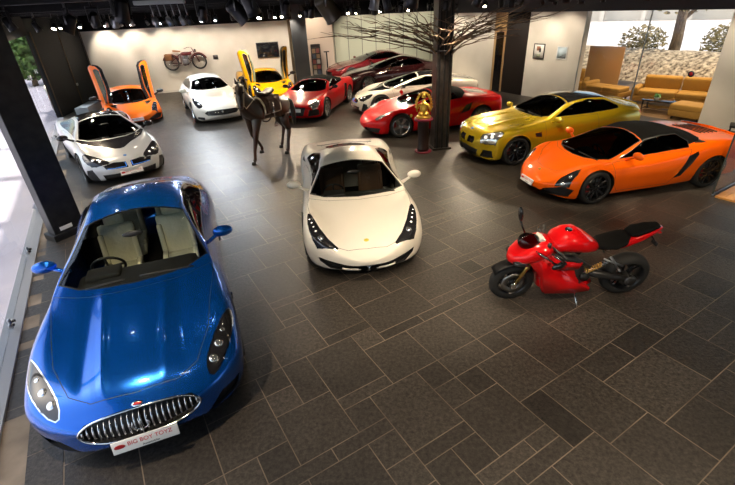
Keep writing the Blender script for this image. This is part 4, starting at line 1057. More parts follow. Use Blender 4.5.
# --- red open car at the back
def r8_extra(root, bvh, sp):
    plate(root, 2.22, .42, -.1, False, w=.5)
    strip(root, 'windscreen_frame', bvh, [(.03, -.55+.1*k) for k in range(12)], .014, chrome, .0)
R8_F = [
  ('windscreen', 'top', [(1.0, 0), (.97, .3), (.9, .55), (.80, .70), (.14, .54), (.08, .3), (.06, 0)], dict(full=1, m=dark_glass, line=.03, lm=chrome)),
  ('side_window', 'side', [(.60, .91), (.12, 1.04), (-.3, 1.10), (-.55, 1.08), (-.75, .95), (-.2, .90)], dict(m=dark_glass, line=.012, zmin=.87)),
  ('soft_top', 'top', [(.02, 0), (.03, .3), (.1, .60), (-.3, .8), (-.82, .80), (-1.1, .60), (-1.15, .3), (-1.15, 0)], dict(full=1, m=soft_top, zmin=.96)),
  ('headlight', 'top', [(2.06, .48), (1.95, .50), (1.75, .66), (1.66, .80), (1.80, .82), (2.0, .76)], dict(m=lamp_clear, line=.015, lm=gloss_black, zmin=.3)),
  ('grille', 'front', [(0, .22), (.30, .22), (.40, .50), (0, .52)], dict(full=1, m=black_plastic, recess=(-.04, 0, 0), x=(1.5, 3))),
  ('air_intake', 'front', [(.46, .20), (.80, .22), (.80, .40), (.52, .42)], dict(m=black_plastic, recess=(-.06, 0, 0), x=(1.5, 3))),
  ('side_blade', 'side', [(-.62, .30), (-.90, .34), (-.98, .82), (-.76, .86)], dict(m=black_plastic, recess=(0, -.04, 0))),
  ('tail_lamp', 'front', [(.42, .76), (.80, .78), (.80, .66), (.5, .64)], dict(m=red_lamp, dir=-1)),
 ]
r8 = dict(paint=P_red2, curves=MID, xf=2.2, xr=-2.2, axf=1.32, axr=-1.32, R=.345, rf=.28, rr=.25, bowf=.32, bowr=.12, nf=2.6, zcf=.36, zcr=.6, ns=40,
 rim='five_twin', rim_mat=silver_rim, cabin=(-.95, .95), mirror=(.58, 1.0, .96), msc=.9, mirror_m=gloss_black, features=R8_F, cab=dict(sx=-.1, dx=.75, zd=.76, mz=1.04, mx=.05), extra=r8_extra)
build_car('sports_car', 'red sports car with a black fabric roof behind the horse figure', (-1.69, 17.38), 253.5, r8)

# --- white shooting brake
FFc = dict(GT); FFc['zt'] = [(2.44, .58), (2.25, .68), (1.9, .79), (1.2, .89), (.75, .97), (.3, 1.15), (-.15, 1.31), (-.6, 1.38), (-1.1, 1.37), (-1.7, 1.27), (-2.2, 1.08), (-2.44, .98)]
FFc['zr'] = [(2.44, .56), (2.25, .65), (1.9, .765), (1.2, .865), (.75, .94), (.3, 1.09), (-.15, 1.24), (-.6, 1.31), (-1.1, 1.30), (-1.7, 1.2), (-2.2, 1.03), (-2.44, .95)]
FF_F = [
  ('windscreen', 'top', [(.72, 0), (.70, .3), (.62, .55), (.48, .70), (-.12, .54), (-.17, .3), (-.18, 0)], dict(full=1, m=dark_glass, line=.02)),
  ('side_window', 'side', [(.35, 1.0), (.0, 1.14), (-.3, 1.22), (-.8, 1.27), (-1.3, 1.22), (-1.75, 1.07), (-.8, .99)], dict(m=dark_glass, line=.012, zmin=.95)),
  ('headlight', 'top', [(2.2, .60), (2.05, .60), (1.6, .74), (1.35, .80), (1.6, .85), (1.95, .84), (2.15, .76)], dict(m=lamp_dark, line=.012, smooth=1, zmin=.4, post=lens_post([(1.98, .70, .05, lamp_clear)]))),
  ('grille', 'front', [(0, .32), (.50, .34), (.60, .42), (.50, .50), (0, .51)], dict(full=1, m=black_plastic, recess=(-.05, 0, 0), x=(1.5, 3))),
  ('air_intake', 'front', [(.62, .18), (.84, .22), (.82, .30), (.62, .28)], dict(m=black_plastic, recess=(-.04, 0, 0), x=(1.5, 3))),
  ('bonnet', 'top', [(2.17, 0), (2.13, .3), (2.02, .5), (1.8, .60), (1.3, .70), (.95, .76), (.80, .72), (.86, .3), (.87, 0)], dict(full=1, line=.008)),
  ('door', 'side', [(.62, .92), (.60, .35), (.50, .22), (-.70, .22), (-.80, .45), (-.86, .96), (0, .96)], dict(line=.006, zmax=.98, zmin=.2)),
  ('tail_lamp', 'front', [(.55, .82), (.74, .82), (.74, .66), (.55, .66)], dict(m=red_lamp, dir=-1)),
 ]
def ff_extra(root, bvh, sp):
    for k in range(4): strip(root, 'grille_bar', bvh, [(-.5+.1*j, .35+.045*k) for j in range(11)], .008, chrome, -.01, 'front')
    h, n = on_front(bvh, 0, .44); b = bmesh.new(); ball(b, h+Vector((.01, 0, 0)), .045, (.2, .8, 1.2)); obj('grille_emblem', b, chrome, root)
ff = dict(paint=P_ivory, curves=FFc, xf=2.46, xr=-2.44, axf=1.5, axr=-1.49, R=.36, rf=.30, rr=.25, bowf=.36, bowr=.12, nf=2.4, zcf=.38, zcr=.65, ns=44, cat='estate car',
 rim='five', rim_mat=silver_rim, cabin=(-1.6, .7), mirror=(.45, 1.0, 1.0), features=FF_F, cab=dict(sx=-.3, dx=.45, zd=.86, mz=1.2, rear=True), extra=ff_extra)
build_car('estate_coupe', 'white long-roofed coupe under the wall-mounted vintage motorcycle', (-5.97, 17.87), 295.6, ff)

# --- cars with doors swung up
def door_swing(hx, hz, ang, lean):
    def post(o, root, s, bvh):
        me = o.data
        if o.name.startswith('door'):
            b = bmesh.new(); b.from_mesh(me)
            geo = b.faces[:]
            r = bmesh.ops.duplicate(b, geom=b.verts[:]+b.edges[:]+b.faces[:])
            nf = [g for g in r['geom'] if isinstance(g, bmesh.types.BMFace)]
            for v in {v for f in nf for v in f.verts}: v.co.y -= s*.09
            for f in nf: f.material_index = 1
            bmesh.ops.reverse_faces(b, faces=nf)
            b.normal_update(); b.to_mesh(me); b.free()
        T = Matrix.Translation((hx, s*.86, hz)) @ Matrix.Rotation(-s*lean, 4, 'X') @ Matrix.Rotation(ang, 4, 'Y') @ Matrix.Translation((-hx, -s*.86, -hz))
        me.transform(T)
    return post
MUR = sc_curves(WEDGE, 1.06, 1.05, .97)
MUR['zs'] = [(a, b*1.03) for a, b in MUR['zs']]
def mur_features(glassm, inner, ang, lean):
    sw = door_swing(.85, .52, ang, lean)
    F = [
  ('windscreen', 'top', [(1.34, 0), (1.31, .3), (1.20, .57), (1.05, .74), (.22, .58), (.16, .3), (.14, 0)], dict(full=1, m=dark_glass, line=.02)),
  ('door_window', 'side', [(.80, .80), (.30, .95), (-.1, 1.0), (-.40, 1.0), (-.50, .93), (-.46, .86), (0, .82)], dict(m=glassm, line=.02, zmin=.76, post=sw)),
  ('door', 'side', [(1.05, .78), (.96, .35), (.80, .22), (-.40, .22), (-.56, .45), (-.68, .86), (-.60, .97), (-.45, 1.035), (-.05, 1.035), (.3, .98), (.9, .82)], dict(line=.02, lm=inner, zmin=.18, ny=.1, post=sw)),
  ('headlight', 'top', [(2.05, .58), (1.88, .62), (1.62, .74), (1.66, .86), (1.95, .78)], dict(m=lamp_dark, line=.015, zmin=.3, post=lens_post([(1.86, .70, .045, lamp_clear), (1.74, .77, .035, lamp_clear)]))),
  ('air_intake', 'front', [(.36, .14), (.84, .15), (.92, .30), (.74, .34), (.46, .24)], dict(m=black_plastic, recess=(-.08, 0, 0), x=(1.5, 3))),
  ('bonnet', 'top', [(1.96, 0), (1.90, .3), (1.6, .64), (1.3, .82), (1.14, .80), (1.32, .5), (1.4, 0)], dict(full=1, line=.008)),
  ('engine_lid', 'top', [(-.75, 0), (-.75, .46), (-1.9, .50), (-1.95, 0)], dict(full=1, m=gloss_black, line=.01)),
  ('tail_lamp', 'front', [(.45, .78), (.80, .80), (.80, .72), (.45, .70)], dict(m=red_lamp, dir=-1)),
    ]
    return F
mur = dict(paint=P_orange2, curves=MUR, xf=2.32, xr=-2.29, axf=1.35, axr=-1.31, R=.335, wd=.22, rf=.34, rr=.16, bowf=.46, bowr=.1, nf=2.0, nr=3, zcf=.30, zcr=.6, q=.18, ns=44,
 rim='five', rim_mat=black_rim, well=.14, cabin=(-.75, 1.2), mirror=(.92, 1.16, .96), mirror_m=black_plastic, features=mur_features(dark_glass, black_plastic, 1.28, .03),
 cab=dict(sx=-.1, dx=.75, zd=.58, mz=.98, mx=0, m=tan_l, z=.16), extra=lambda r, b, s: (plate(r, 2.33, .27, -.35, True, w=.45), wipers(r, b, 1.25)))
build_car('sports_car', 'orange sports car with both doors swung up before the back wall', (-9.28, 17.91), 300, mur)
green_glass = mat('door_card_green', (.30, .34, .26), .5)
ave = dict(mur); ave['paint'] = P_yellow; ave['features'] = mur_features(dark_glass, green_glass, 1.36, .10)
ave['extra'] = lambda r, b, s: wipers(r, b, 1.25)
build_car('sports_car', 'yellow sports car with both doors swung up below the television', (-4.45, 21.3), 293, ave)

# --- two dark saloon-like coupes at the far end
def plain_features(g):
    return [f for f in (
  ('windscreen', 'top', [(.92, 0), (.89, .3), (.80, .55), (.64, .72), (-.20, .54), (-.265, .3), (-.28, 0)], dict(full=1, m=dark_glass, line=.02)),
  ('rear_window', 'top', [(-1.12, 0), (-1.12, .25), (-1.15, .46), (-1.62, .5), (-1.72, .3), (-1.75, 0)], dict(full=1, m=dark_glass, line=.015)),
  ('side_window', 'side', [(.50, .985), (.2, 1.09), (-.30, 1.215), (-.75, 1.262), (-1.15, 1.215), (-1.4, 1.07), (-1.45, 1.03), (-.8, .985)], dict(m=dark_glass, line=.014, lm=chrome, zmin=.94)),
  ('bonnet', 'top', [(2.17, 0), (2.13, .3), (2.02, .5), (1.8, .60), (1.3, .70), (1.05, .76), (1.02, .3), (1.04, 0)], dict(full=1, line=.008)),
  ('headlight', 'top', [(2.26, .56), (2.10, .60), (1.85, .74), (1.80, .84), (2.0, .86), (2.2, .76)], dict(m=lamp_clear, line=.012, smooth=1, zmin=.4)),
  ('grille', 'front', [(0, .30), (.40, .31), (.45, .42), (.38, .53), (0, .54)], dict(full=1, m=black_plastic, recess=(-.04, 0, 0), x=(1.5, 3))),
  ('door', 'side', [(.62, .92), (.60, .35), (.50, .22), (-.70, .22), (-.80, .45), (-.86, .96), (0, .96)], dict(line=.006, zmax=.98, zmin=.2)),
  ('tail_lamp', 'front', [(.50, .80), (.76, .80), (.76, .68), (.5, .68)], dict(m=red_lamp, dir=-1)),
 )]
wine = dict(paint=P_wine, curves=GT, xf=2.46, xr=-2.44, axf=1.48, axr=-1.47, R=.36, rf=.28, rr=.3, bowf=.28, bowr=.2, nf=2.8, zcf=.40, zcr=.65, ns=40, cat='coupe car',
 rim='five_twin', rim_mat=silver_rim, cabin=(-1.6, .8), mirror=(.42, 1.0, .99), features=plain_features(0), cab=dict(sx=-.3, dx=.5, zd=.86, mz=1.2, rear=True))
build_car('coupe', 'wine red coupe at the far end before the frosted glass', (.62, 24.88), 204.7, wine)
dk = dict(wine); dk['paint'] = P_dark
build_car('coupe', 'nearly black glossy coupe in front of the wine red one', (1.45, 21.6), 202, dk)
# ------------------------------------------------------------------ lamps on tracks
bulb_w = mat('lamp_face_warm', (1, .9, .75), .4, emit=(1, .84, .62), es=45)
bulb_c = mat('lamp_face_cool', (.9, .95, 1), .4, emit=(.82, .9, 1), es=45)
can_m = mat('lamp_can_black', (.015, .015, .017), .35, .4)
can_s = mat('lamp_can_grey', (.30, .31, .33), .3, .8)
def spot_proto(name, label, grp, r, L, canm, facem, lit):
    t = thing(name, label, 'spotlight', (0, 0, 0), 0, grp)
    b = bmesh.new(); lathe(b, [(.001, L*.5), (r*.6, L*.5), (r*.85, L*.35), (r*.9, -L*.2), (r, -L*.5), (r*.88, -L*.5), (r*.8, -L*.35), (.001, -L*.33)], 'Z', 18)
    c = obj('lamp_can', b, canm, t)
    b = bmesh.new(); lathe(b, [(.001, -L*.40), (r*.72, -L*.40), (r*.78, -L*.36)], 'Z', 18); obj('lamp_face', b, facem, c)
    b = bmesh.new(); box(b, (0, r+.01, .05), (.03, .008, .16), .002); box(b, (0, -r-.01, .05), (.03, .008, .16), .002); box(b, (0, 0, .135), (.03, 2*r+.03, .01), .002)
    br = obj('yoke', b, can_m, t)
    b = bmesh.new(); cyl(b, (0, 0, .14), (0, 0, .34), .012, n=8); box(b, (0, 0, .36), (.12, .05, .05), .006); obj('track_adapter', b, can_m, br)
    return t, c
LIT = {}
def light_data(key, energy, col, size, blend=.6, rad=.05):
    if key not in LIT:
        d = bpy.data.lights.new('spot_'+key, 'SPOT'); d.energy = energy; d.color = col; d.spot_size = math.radians(size); d.spot_blend = blend; d.shadow_soft_size = rad; LIT[key] = d
    return LIT[key]
def place_spot(src, loc, aim, label, grp, light=None):
    o = copy_tree(src); o.location = loc; o.scale = (1.3, 1.3, 1.3); o['label'] = label; o['group'] = grp
    d = Vector(aim)-Vector(loc); yaw = math.atan2(d.y, d.x); tilt = math.atan2(math.hypot(d.x, d.y), -d.z)
    o.rotation_euler = (0, 0, yaw)
    for c in o.children:
        if c.name.startswith('lamp_can'): c.rotation_euler = (0, -min(tilt, 1.1), 0)
    if light:
        l = bpy.data.objects.new('lamp_light', light); C.objects.link(l); l.parent = o
        l.location = (0, 0, 0); l.rotation_euler = (0, -tilt, 0); l.location = Vector((math.sin(tilt), 0, -math.cos(tilt)))*.12
    return o
pw, _ = spot_proto('track_spotlight', 'x', 'track', .055, .15, can_m, bulb_w, True)
pc, _ = spot_proto('track_spotlight', 'x', 'track', .055, .15, can_s, bulb_c, True)
rows = [  # y, x range, count, z, cool share, rail
 (-1.2, -3.0, 6.5, 4, 3.72), (2.1, -3.2, 7.5, 7, 3.80), (4.6, -4.4, 8.2, 9, 3.62), (7.6, -6.2, 8.5, 10, 3.55), (10.6, -7.6, 8.6, 11, 3.45), (13.6, -9.0, 7.6, 12, 3.40), (16.6, -10.6, 6.2, 14, 3.35), (19.4, -11.6, 4.6, 16, 3.30), (21.9, -12.2, 2.8, 24, 3.25)]  # first two rails are added out of view, to light the near floor
rng = random.Random(3); used = set()
ordn = ['first', 'second', 'third', 'fourth', 'fifth', 'sixth', 'seventh', 'eighth', 'ninth', 'tenth', 'eleventh', 'twelfth', 'thirteenth', 'fourteenth', 'fifteenth', 'sixteenth', 'seventeenth', 'eighteenth', 'nineteenth', 'twentieth', 'twenty-first', 'twenty-second', 'twenty-third', 'twenty-fourth']
rown = ['added rail out of view behind the viewer', 'rail nearest the viewer', 'rail above the white centre car', 'rail above the silver coupe', 'rail above the motorised red convertible', 'rail above the horse', 'rail above the yellow car', 'rail nearest the back wall']
rown = ['added rail out of view behind the viewer', 'added rail out of view overhead', 'nearest rail', 'second nearest rail', 'third nearest rail', 'fourth nearest rail', 'third rail from the back wall', 'second rail from the back wall', 'rail nearest the back wall']
for ri, (y, x0, x1, n, z) in enumerate(rows):
    b = nbox(((x0+x1)/2, y, z+.53), (x1-x0+.6, .05, .05), .006); 
    tr = tag(obj('light_track', b, can_m, None, smooth=False), 'long black lighting track, the '+rown[ri], 'light track', 'lighting tracks')
    b = bmesh.new()
    for k in range(4): cyl(b, (x0+(x1-x0)*k/3, y, z+.55), (x0+(x1-x0)*k/3, y, max(H1, z+.58)), .008, n=6)
    obj('hanger_rod', b, can_m, tr)
    for k in range(n):
        x = x0+(x1-x0)*(k+.5)/n+rng.uniform(-.15, .15); warm = x > -4.5 or rng.random() < .3
        src = pw if warm else pc
        lit = (k % 2 == 0) if ri else True
        if ri in (5, 6, 7) and k % 4 == 0: aim = (x+rng.uniform(-.5, .5), y-3.2, 0)
        elif ri == 8: aim = (x+rng.uniform(-.3, .3), 23.6, 1.6) if k % 2 == 0 else (x, 19, 0)
        else: aim = (x+rng.uniform(-1.2, 1.2), y+rng.uniform(.3, 1.8), 0)
        key = ('warm' if warm else 'cool')+('_far' if ri > 5 else '')
        ld = light_data(key, 560 if ri > 5 else 340, (1, .80, .56) if warm else (.88, .94, 1), 96 if ri > 5 else 76) if lit else None
        if ri == 8 and k % 2 == 0: ld = light_data('wash', 170, (1, .86, .70), 80)
        place_spot(src, (x, y, z), aim, '%s %s spotlight from the left on the %s' % ('black' if warm else 'grey', ordn[k], rown[ri]), 'spotlights on the '+rown[ri], ld)
def kill(o):
    for c in list(o.children): kill(c)
    bpy.data.objects.remove(o)
kill(pw); kill(pc)
# fill lamps added to brighten the right walls, the far end and the lounge
def washer(label, loc, aim, energy, col, grp, size=85):
    t = thing('fill_lamp', label, 'spotlight', loc, 0, grp); d = (Vector(aim)-Vector(loc)); q = d.to_track_quat('-Z', 'Y').to_euler()
    b = bmesh.new(); lathe(b, [(.001, .09), (.05, .09), (.07, -.07), (.06, -.07), (.05, -.04), (.001, -.04)], 'Z', 18); c = obj('lamp_can', b, can_m, t); c.rotation_euler = q
    b = bmesh.new(); lathe(b, [(.001, -.045), (.05, -.045)], 'Z', 18); obj('lamp_face', b, bulb_w, c)
    b = bmesh.new(); cyl(b, (0, 0, .02), (0, 0, H1-loc[2]), .01, n=8); obj('drop_rod', b, can_m, t)
    l = bpy.data.objects.new('lamp_light', light_data('w%d_%d' % (energy, size), energy, col, size)); C.objects.link(l); l.parent = t; l.rotation_euler = q; l.location = d.normalized()*.1
wl = ['left of the black-framed picture', 'right of the black-framed picture', 'by the pale photograph', 'by the doorway', 'over the far white wall']
for k, (s_, lb) in enumerate([(.5, wl[0]), (1.6, wl[2]), (-.9, wl[3]), (-2.6, wl[4]), (-3.9, 'over the white wall by the ribbed column'), (7.1, 'over the white pier')]):
    p = rp(s_)+RN*1.5; q = rp(s_); washer('added small black fill lamp '+lb, (p.x, p.y, 3.35), (q.x, q.y, 1.5), 150, (1, .86, .68), 'added fill lamps on the right side')  # lamps added to lift the right-hand walls
for k, (x, lb) in enumerate([(-2.4, 'before the pink wall'), (0.2, 'before the frosted glass, left'), (2.0, 'before the frosted glass, middle'), (3.8, 'before the frosted glass, right')]):
    washer('added small black fill lamp '+lb, (x, 25.2, 3.35), (x, 27.2, 1.7), 150, (1, .93, .78), 'added fill lamps at the far end')  # lamps added to brighten the frosted glass end
for k, (s_, d_, lb) in enumerate([(3.0, 1.6, 'over the lounge armchair'), (4.4, 2.0, 'over the coffee table'), (5.8, 1.7, 'over the long sofa'), (4.0, 4.0, 'behind the long sofa'), (9.2, 1.0, 'over the timber deck side')]):
    p = rp(s_)-RN*d_; washer('added lounge fill lamp '+lb, (p.x, p.y, 3.5), (p.x+.1, p.y, 0), 240, (1, .72, .42), 'added lounge fill lamps', 120)  # lamps added so the sofas come out brighter
# large stage lanterns hung near the viewer
def lantern(label, loc, r, L, rot, m):
    t = thing('stage_lantern', label, 'stage light', loc, 0)
    T = Euler(rot).to_matrix().to_4x4()
    b = bmesh.new(); lathe(b, [(.001, L*.5), (r*.55, L*.5), (r*.8, L*.38), (r*.86, L*.3), (r*.84, L*.25), (r*.95, -L*.45), (r*1.05, -L*.5), (r*.98, -L*.5), (r*.85, -L*.3), (.001, -L*.3)], 'Z', 24)
    bmesh.ops.transform(b, matrix=T, verts=b.verts); c = obj('housing', b, m, t)
    b = bmesh.new(); lathe(b, [(.001, -L*.42), (r*.93, -L*.42)], 'Z', 24); bmesh.ops.transform(b, matrix=T, verts=b.verts); obj('lens', b, mat('lens_glass', (.08, .09, .10), .1, coat=1.), c)
    b = bmesh.new(); 
    for k in range(5): 
        q = T @ Vector((0, 0, L*(.32-.05*k))); lathe(b, [(r*.88, -.006), (r*.98, -.006), (r*.98, .006), (r*.88, .006)], 'Z', 20, tuple(q)) if False else None
    tube(b, [(0, r*1.12, 0), (0, r*1.12, r*1.3), (0, 0, r*1.6), (0, -r*1.12, r*1.3), (0, -r*1.12, 0)], .012, 6); y = obj('yoke', b, can_s, t)
    b = bmesh.new(); cyl(b, (0, 0, r*1.6), (0, 0, H1-loc[2]), .018, n=8); box(b, (0, 0, r*1.6+.04), (.07, .05, .08), .01); obj('hook_clamp', b, can_m, y)
    return t
lantern('big black stage lantern hanging above the vintage motorcycle', (-1.93, 8.0, 3.56), .14, .36, (.3, -.7, 0), can_m)
lantern('biggest black stage lantern hanging above the red convertible', (-.42, 7.2, 3.56), .15, .38, (.3, -.65, .1), mat('lantern_brown', (.06, .045, .025), .4, .3))
lantern('black stage lantern hanging before the dark wall panels', (-4.35, 7.4, 3.50), .085, .26, (-.2, .5, 0), can_m)
lantern('grey stage lantern hanging left of the branches', (.35, 8.6, 3.60), .09, .26, (.2, .2, 0), can_s)
lantern('small black lantern hanging in front of the back column', (-1.15, 8.2, 3.50), .07, .2, (.1, .1, 0), can_m)
lantern('large dark dome lantern hanging above the branches', (.9, 6.6, 3.86), .34, .36, (.15, 0, 0), mat('dome_blue_black', (.02, .03, .045), .35, .3))
# pale tray carrying a cluster of small lamps
t = thing('lamp_tray', 'pale flat tray with drop lamps above the back wall at upper left', 'stage light', (-3.15, 8.0, 3.74), math.radians(15))
obj('tray', nbox((0, 0, 0), (.75, .35, .06), .01), mat('tray_pale', (.35, .38, .37), .4), t, smooth=False)
for k in range(6):
    x = -.15+.10*k; b = bmesh.new(); cyl(b, (x, -.1+.03*k, -.03), (x+.02, -.1+.03*k, -.22), .007, n=6); obj('drop_rod', b, can_s, t)
    b = bmesh.new(); lathe(b, [(.001, .09), (.035, .08), (.05, -.06), (.04, -.06), (.001, -.03)], 'Z', 14); bmesh.ops.transform(b, matrix=xf((x+.03, -.1+.03*k, -.29), (0, -.35, 0)), verts=b.verts); obj('drop_lamp', b, can_m if k % 2 else can_s, t)
# beams and ducts under the black ceiling
for k, (y, z, lb) in enumerate([(3.2, 4.0, 'nearest'), (6.2, 4.0, 'second'), (9.2, 3.95, 'third'), (12.2, 3.95, 'fourth'), (15.2, 3.95, 'fifth'), (18.1, 3.9, 'farthest')]):
    tag(obj('ceiling_beam', nbox((-1, y, z), (26, .16, .5), .01), mat('beam_black', (.008, .008, .009), .6, spec=.2), None, smooth=False), 'black ceiling beam, %s from the viewer' % lb, 'beam', 'black ceiling beams')
# ------------------------------------------------------------------ red sport motorcycle
def loft(bm, secs, n=20, pw=2.3):
    """secs: (x, y, z, half width y, half height z[, tilt])"""
    rings = []
    for s in secs:
        x, y, z, ry, rz = s[:5]; tl = s[5] if len(s) > 5 else 0
        ring = []
        for k in range(n):
            a = 2*PI*k/n; c, sn = math.cos(a), math.sin(a)
            yy = ry*math.copysign(abs(c)**(2/pw), c); zz = rz*math.copysign(abs(sn)**(2/pw), sn)
            ring.append(bm.verts.new((x-zz*math.sin(tl), y+yy, z+zz*math.cos(tl))))
        rings.append(ring)
    for a, b in zip(rings, rings[1:]):
        for k in range(n): bm.faces.new((a[k], a[(k+1) % n], b[(k+1) % n], b[k]))
    bm.faces.new(rings[0][::-1]); bm.faces.new(rings[-1])
    bmesh.ops.recalc_face_normals(bm, faces=bm.faces)
    return bm
def panel(poly, y0, y1, bev=.01, top=0.):
    b = bmesh.new(); prism(b, poly, y0, y1, lambda u, v, w: (u, w, v))
    if top:
        for v in b.verts: v.co.y -= math.copysign(top, v.co.y)*max(v.co.z-.5, 0)
    bmesh.ops.bevel(b, geom=[e for e in b.edges], offset=bev, segments=2, affect='EDGES', clamp_overlap=True)
    return b
def motorcycle():
    t = thing('motorcycle', 'red sport motorcycle on its side stand on the open slate floor', 'motorcycle', (2.62, 4.67, 0), PI+math.radians(1))
    t.rotation_euler = (math.radians(-7), 0, PI+math.radians(1))     # leaning towards its stand
    t.rotation_euler = Euler((math.radians(-7), 0, PI+math.radians(1)))
    R_ = mat('motorcycle_red', (.50, .003, .005), .3, 0, .8, spec=.1)
    gold = mat('gold_anodised', (.65, .42, .12), .25, 1.); eng = mat('engine_grey', (.10, .10, .105), .4, .8); frm = mat('cast_dark', (.03, .03, .032), .4, .5)
    def wheel(x, r, w, nm):
        b = bmesh.new(); lathe(b, [(r-.1, -w*.5), (r-.05, -w*.52), (r-.015, -w*.32), (r, 0), (r-.015, w*.32), (r-.05, w*.52), (r-.1, w*.5)], 'Y', 40, (x, 0, r)); o = obj(nm, b, rubber, t)
        b = bmesh.new(); lathe(b, [(r-.092, -w*.5), (r-.115, -w*.42), (r-.115, w*.42), (r-.092, w*.5)], 'Y', 36, (x, 0, r))
        lathe(b, [(.001, -.05), (.035, -.05), (.035, .05), (.001, .05)], 'Y', 16, (x, 0, r))
        for k in range(10): 
            a = 2*PI*(k//2)/5+(-.16 if k % 2 else .16); a0 = 2*PI*(k//2)/5
            cyl(b, (x+.03*math.cos(a0), 0, r+.03*math.sin(a0)), (x+(r-.11)*math.cos(a), 0, r+(r-.11)*math.sin(a)), .013, .010, 8)
        obj('rim', b, mat('rim_black_gloss', (.02, .02, .022), .3, .4), o)
        b = bmesh.new(); 
        for s in ((-1, 1) if x > 0 else (-1,)): lathe(b, [(r*.28, s*.055), (r*.52, s*.055), (r*.52, s*.06), (r*.28, s*.06), (r*.28, s*.055)], 'Y', 32, (x, 0, r))
        obj('brake_disc', b, disc_m, o); return o
    wheel(.75, .30, .12, 'wheel'); wheel(-.74, .318, .19, 'wheel')
    for s in (-1, 1):
        b = bmesh.new(); tube(b, [(.75, s*.10, .30), (.64, s*.10, .56), (.50, s*.10, .88)], [.024, .026, .028], 12); cyl(b, (.60, s*.10, .64), (.47, s*.10, .95), .031); f = obj('fork_leg', b, gold, t)
        b = bmesh.new(); box(b, (.70, s*.085, .34), (.05, .04, .13), .012, (0, -.5, 0)); obj('brake_caliper', b, eng, f)
        b = bmesh.new(); box(b, (.755, s*.11, .30), (.07, .03, .09), .012); obj('axle_clamp', b, chrome, f)
    b = bmesh.new(); P = [(.75+.33*math.cos(a), 0, .30+.33*math.sin(a)) for a in [math.radians(v) for v in range(35, 150, 10)]]
    rings = []
    for p in P: rings.append([b.verts.new((p[0], y, p[2]-.6*y*y*4)) for y in (-.085, -.06, 0, .06, .085)])
    for a, c in zip(rings, rings[1:]):
        for k in range(4): b.faces.new((a[k], a[k+1], c[k+1], c[k]))
    bmesh.ops.solidify(b, geom=b.faces[:], thickness=.006); obj('front_mudguard', b, frm, t)
    # nose fairing and screen
    b = bmesh.new(); loft(b, [(.86, 0, .69, .05, .03), (.82, 0, .72, .13, .07), (.72, 0, .77, .19, .11), (.60, 0, .82, .215, .14, .1), (.48, 0, .85, .215, .13, .2), (.40, 0, .86, .19, .10, .3)], 24, 2.6)
    obj('nose_fairing', b, R_, t)
    for s in (-1, 1):
        b = panel([(.84, .70), (.74, .665), (.62, .66), (.70, .73), (.80, .745)], s*.10, s*.185, .008); obj('headlight', b, lamp_dark, t)
    b = bmesh.new(); ball(b, (.60, 0, .90), .2, (.95, .62, .62), (0, -.55, 0), 24, 14)
    bmesh.ops.bisect_plane(b, geom=b.verts[:]+b.edges[:]+b.faces[:], plane_co=(.62, 0, .88), plane_no=(.45, 0, 1), clear_inner=True)
    obj('windscreen', b, dark_glass, t)
    b = bmesh.new(); box(b, (.50, 0, .97), (.08, .15, .07), .015, (0, -.5, 0)); obj('instrument_panel', b, mat('screen_pale', (.55, .55, .52), .4), t)
    # side fairings
    for s in (-1, 1):
        b = panel([(.68, .78), (.58, .62), (.47, .50), (.43, .30), (.38, .20), (.0, .17), (-.24, .20), (-.22, .27), (-.06, .36), (.02, .48), (.06, .60), (.16, .70), (.34, .80), (.52, .84)], s*.13, s*.20, .02, .05)
        fr = obj('side_fairing', b, R_, t)
        b = panel([(.34, .70), (.22, .735), (-.02, .70), (.02, .60), (.2, .60), (.34, .64)], s*.17, s*.215, .012); obj('upper_cowl_vane', b, R_, fr)
    b = bmesh.new(); loft(b, [(.42, 0, .32, .10, .10), (.34, 0, .27, .14, .10), (.1, 0, .23, .15, .08), (-.20, 0, .23, .12, .05), (-.30, 0, .24, .06, .03)], 20); obj('belly_pan', b, R_, t)
    # tank
    b = bmesh.new(); loft(b, [(.38, 0, .90, .10, .07, .3), (.33, 0, .92, .17, .11, .2), (.22, 0, .945, .205, .13, .1), (.08, 0, .94, .215, .14), (-.05, 0, .90, .19, .125, -.15), (-.16, 0, .86, .13, .10, -.3), (-.24, 0, .83, .08, .06, -.4)], 28, 2.4)
    tk = obj('fuel_tank', b, R_, t)
    b = bmesh.new(); cyl(b, (.17, 0, 1.068), (.17, 0, 1.082), .042, n=20); obj('filler_cap', b, gloss_black, tk)
    # seat and tail
    b = bmesh.new(); loft(b, [(-.20, 0, .83, .08, .05), (-.28, 0, .845, .135, .045), (-.42, 0, .86, .165, .045, .1), (-.53, 0, .90, .15, .05, .25), (-.57, 0, .93, .10, .05, .35)], 22, 2.8); obj('seat', b, mat('seat_black', (.004, .004, .004), .85, spec=.15, bump=(300, .2)), t)
    b = bmesh.new(); loft(b, [(-.50, 0, .84, .11, .055), (-.60, 0, .90, .135, .07, .2), (-.74, 0, .95, .12, .065, .2), (-.88, 0, 1.0, .085, .045, .2), (-.98, 0, 1.03, .04, .02, .2)], 22, 2.8); tl = obj('tail_fairing', b, R_, t)
    b = bmesh.new(); loft(b, [(-.58, 0, .975, .07, .03), (-.66, 0, 1.0, .11, .035, .2), (-.80, 0, 1.04, .095, .03, .2), (-.93, 0, 1.065, .06, .02, .2)], 20, 3); obj('passenger_seat', b, MATS['seat_black'], t)
    for s in (-1, 1): obj('tail_lamp', nbox((-.95, s*.04, .985), (.05, .05, .02), .006), red_lamp, tl)
    b = bmesh.new(); tube(b, [(-.86, 0, .95), (-.95, 0, .86), (-.99, 0, .80)], [.012, .012, .01]); box(b, (-.99, 0, .79), (.02, .10, .05), .004); obj('plate_bracket', b, black_plastic, tl)
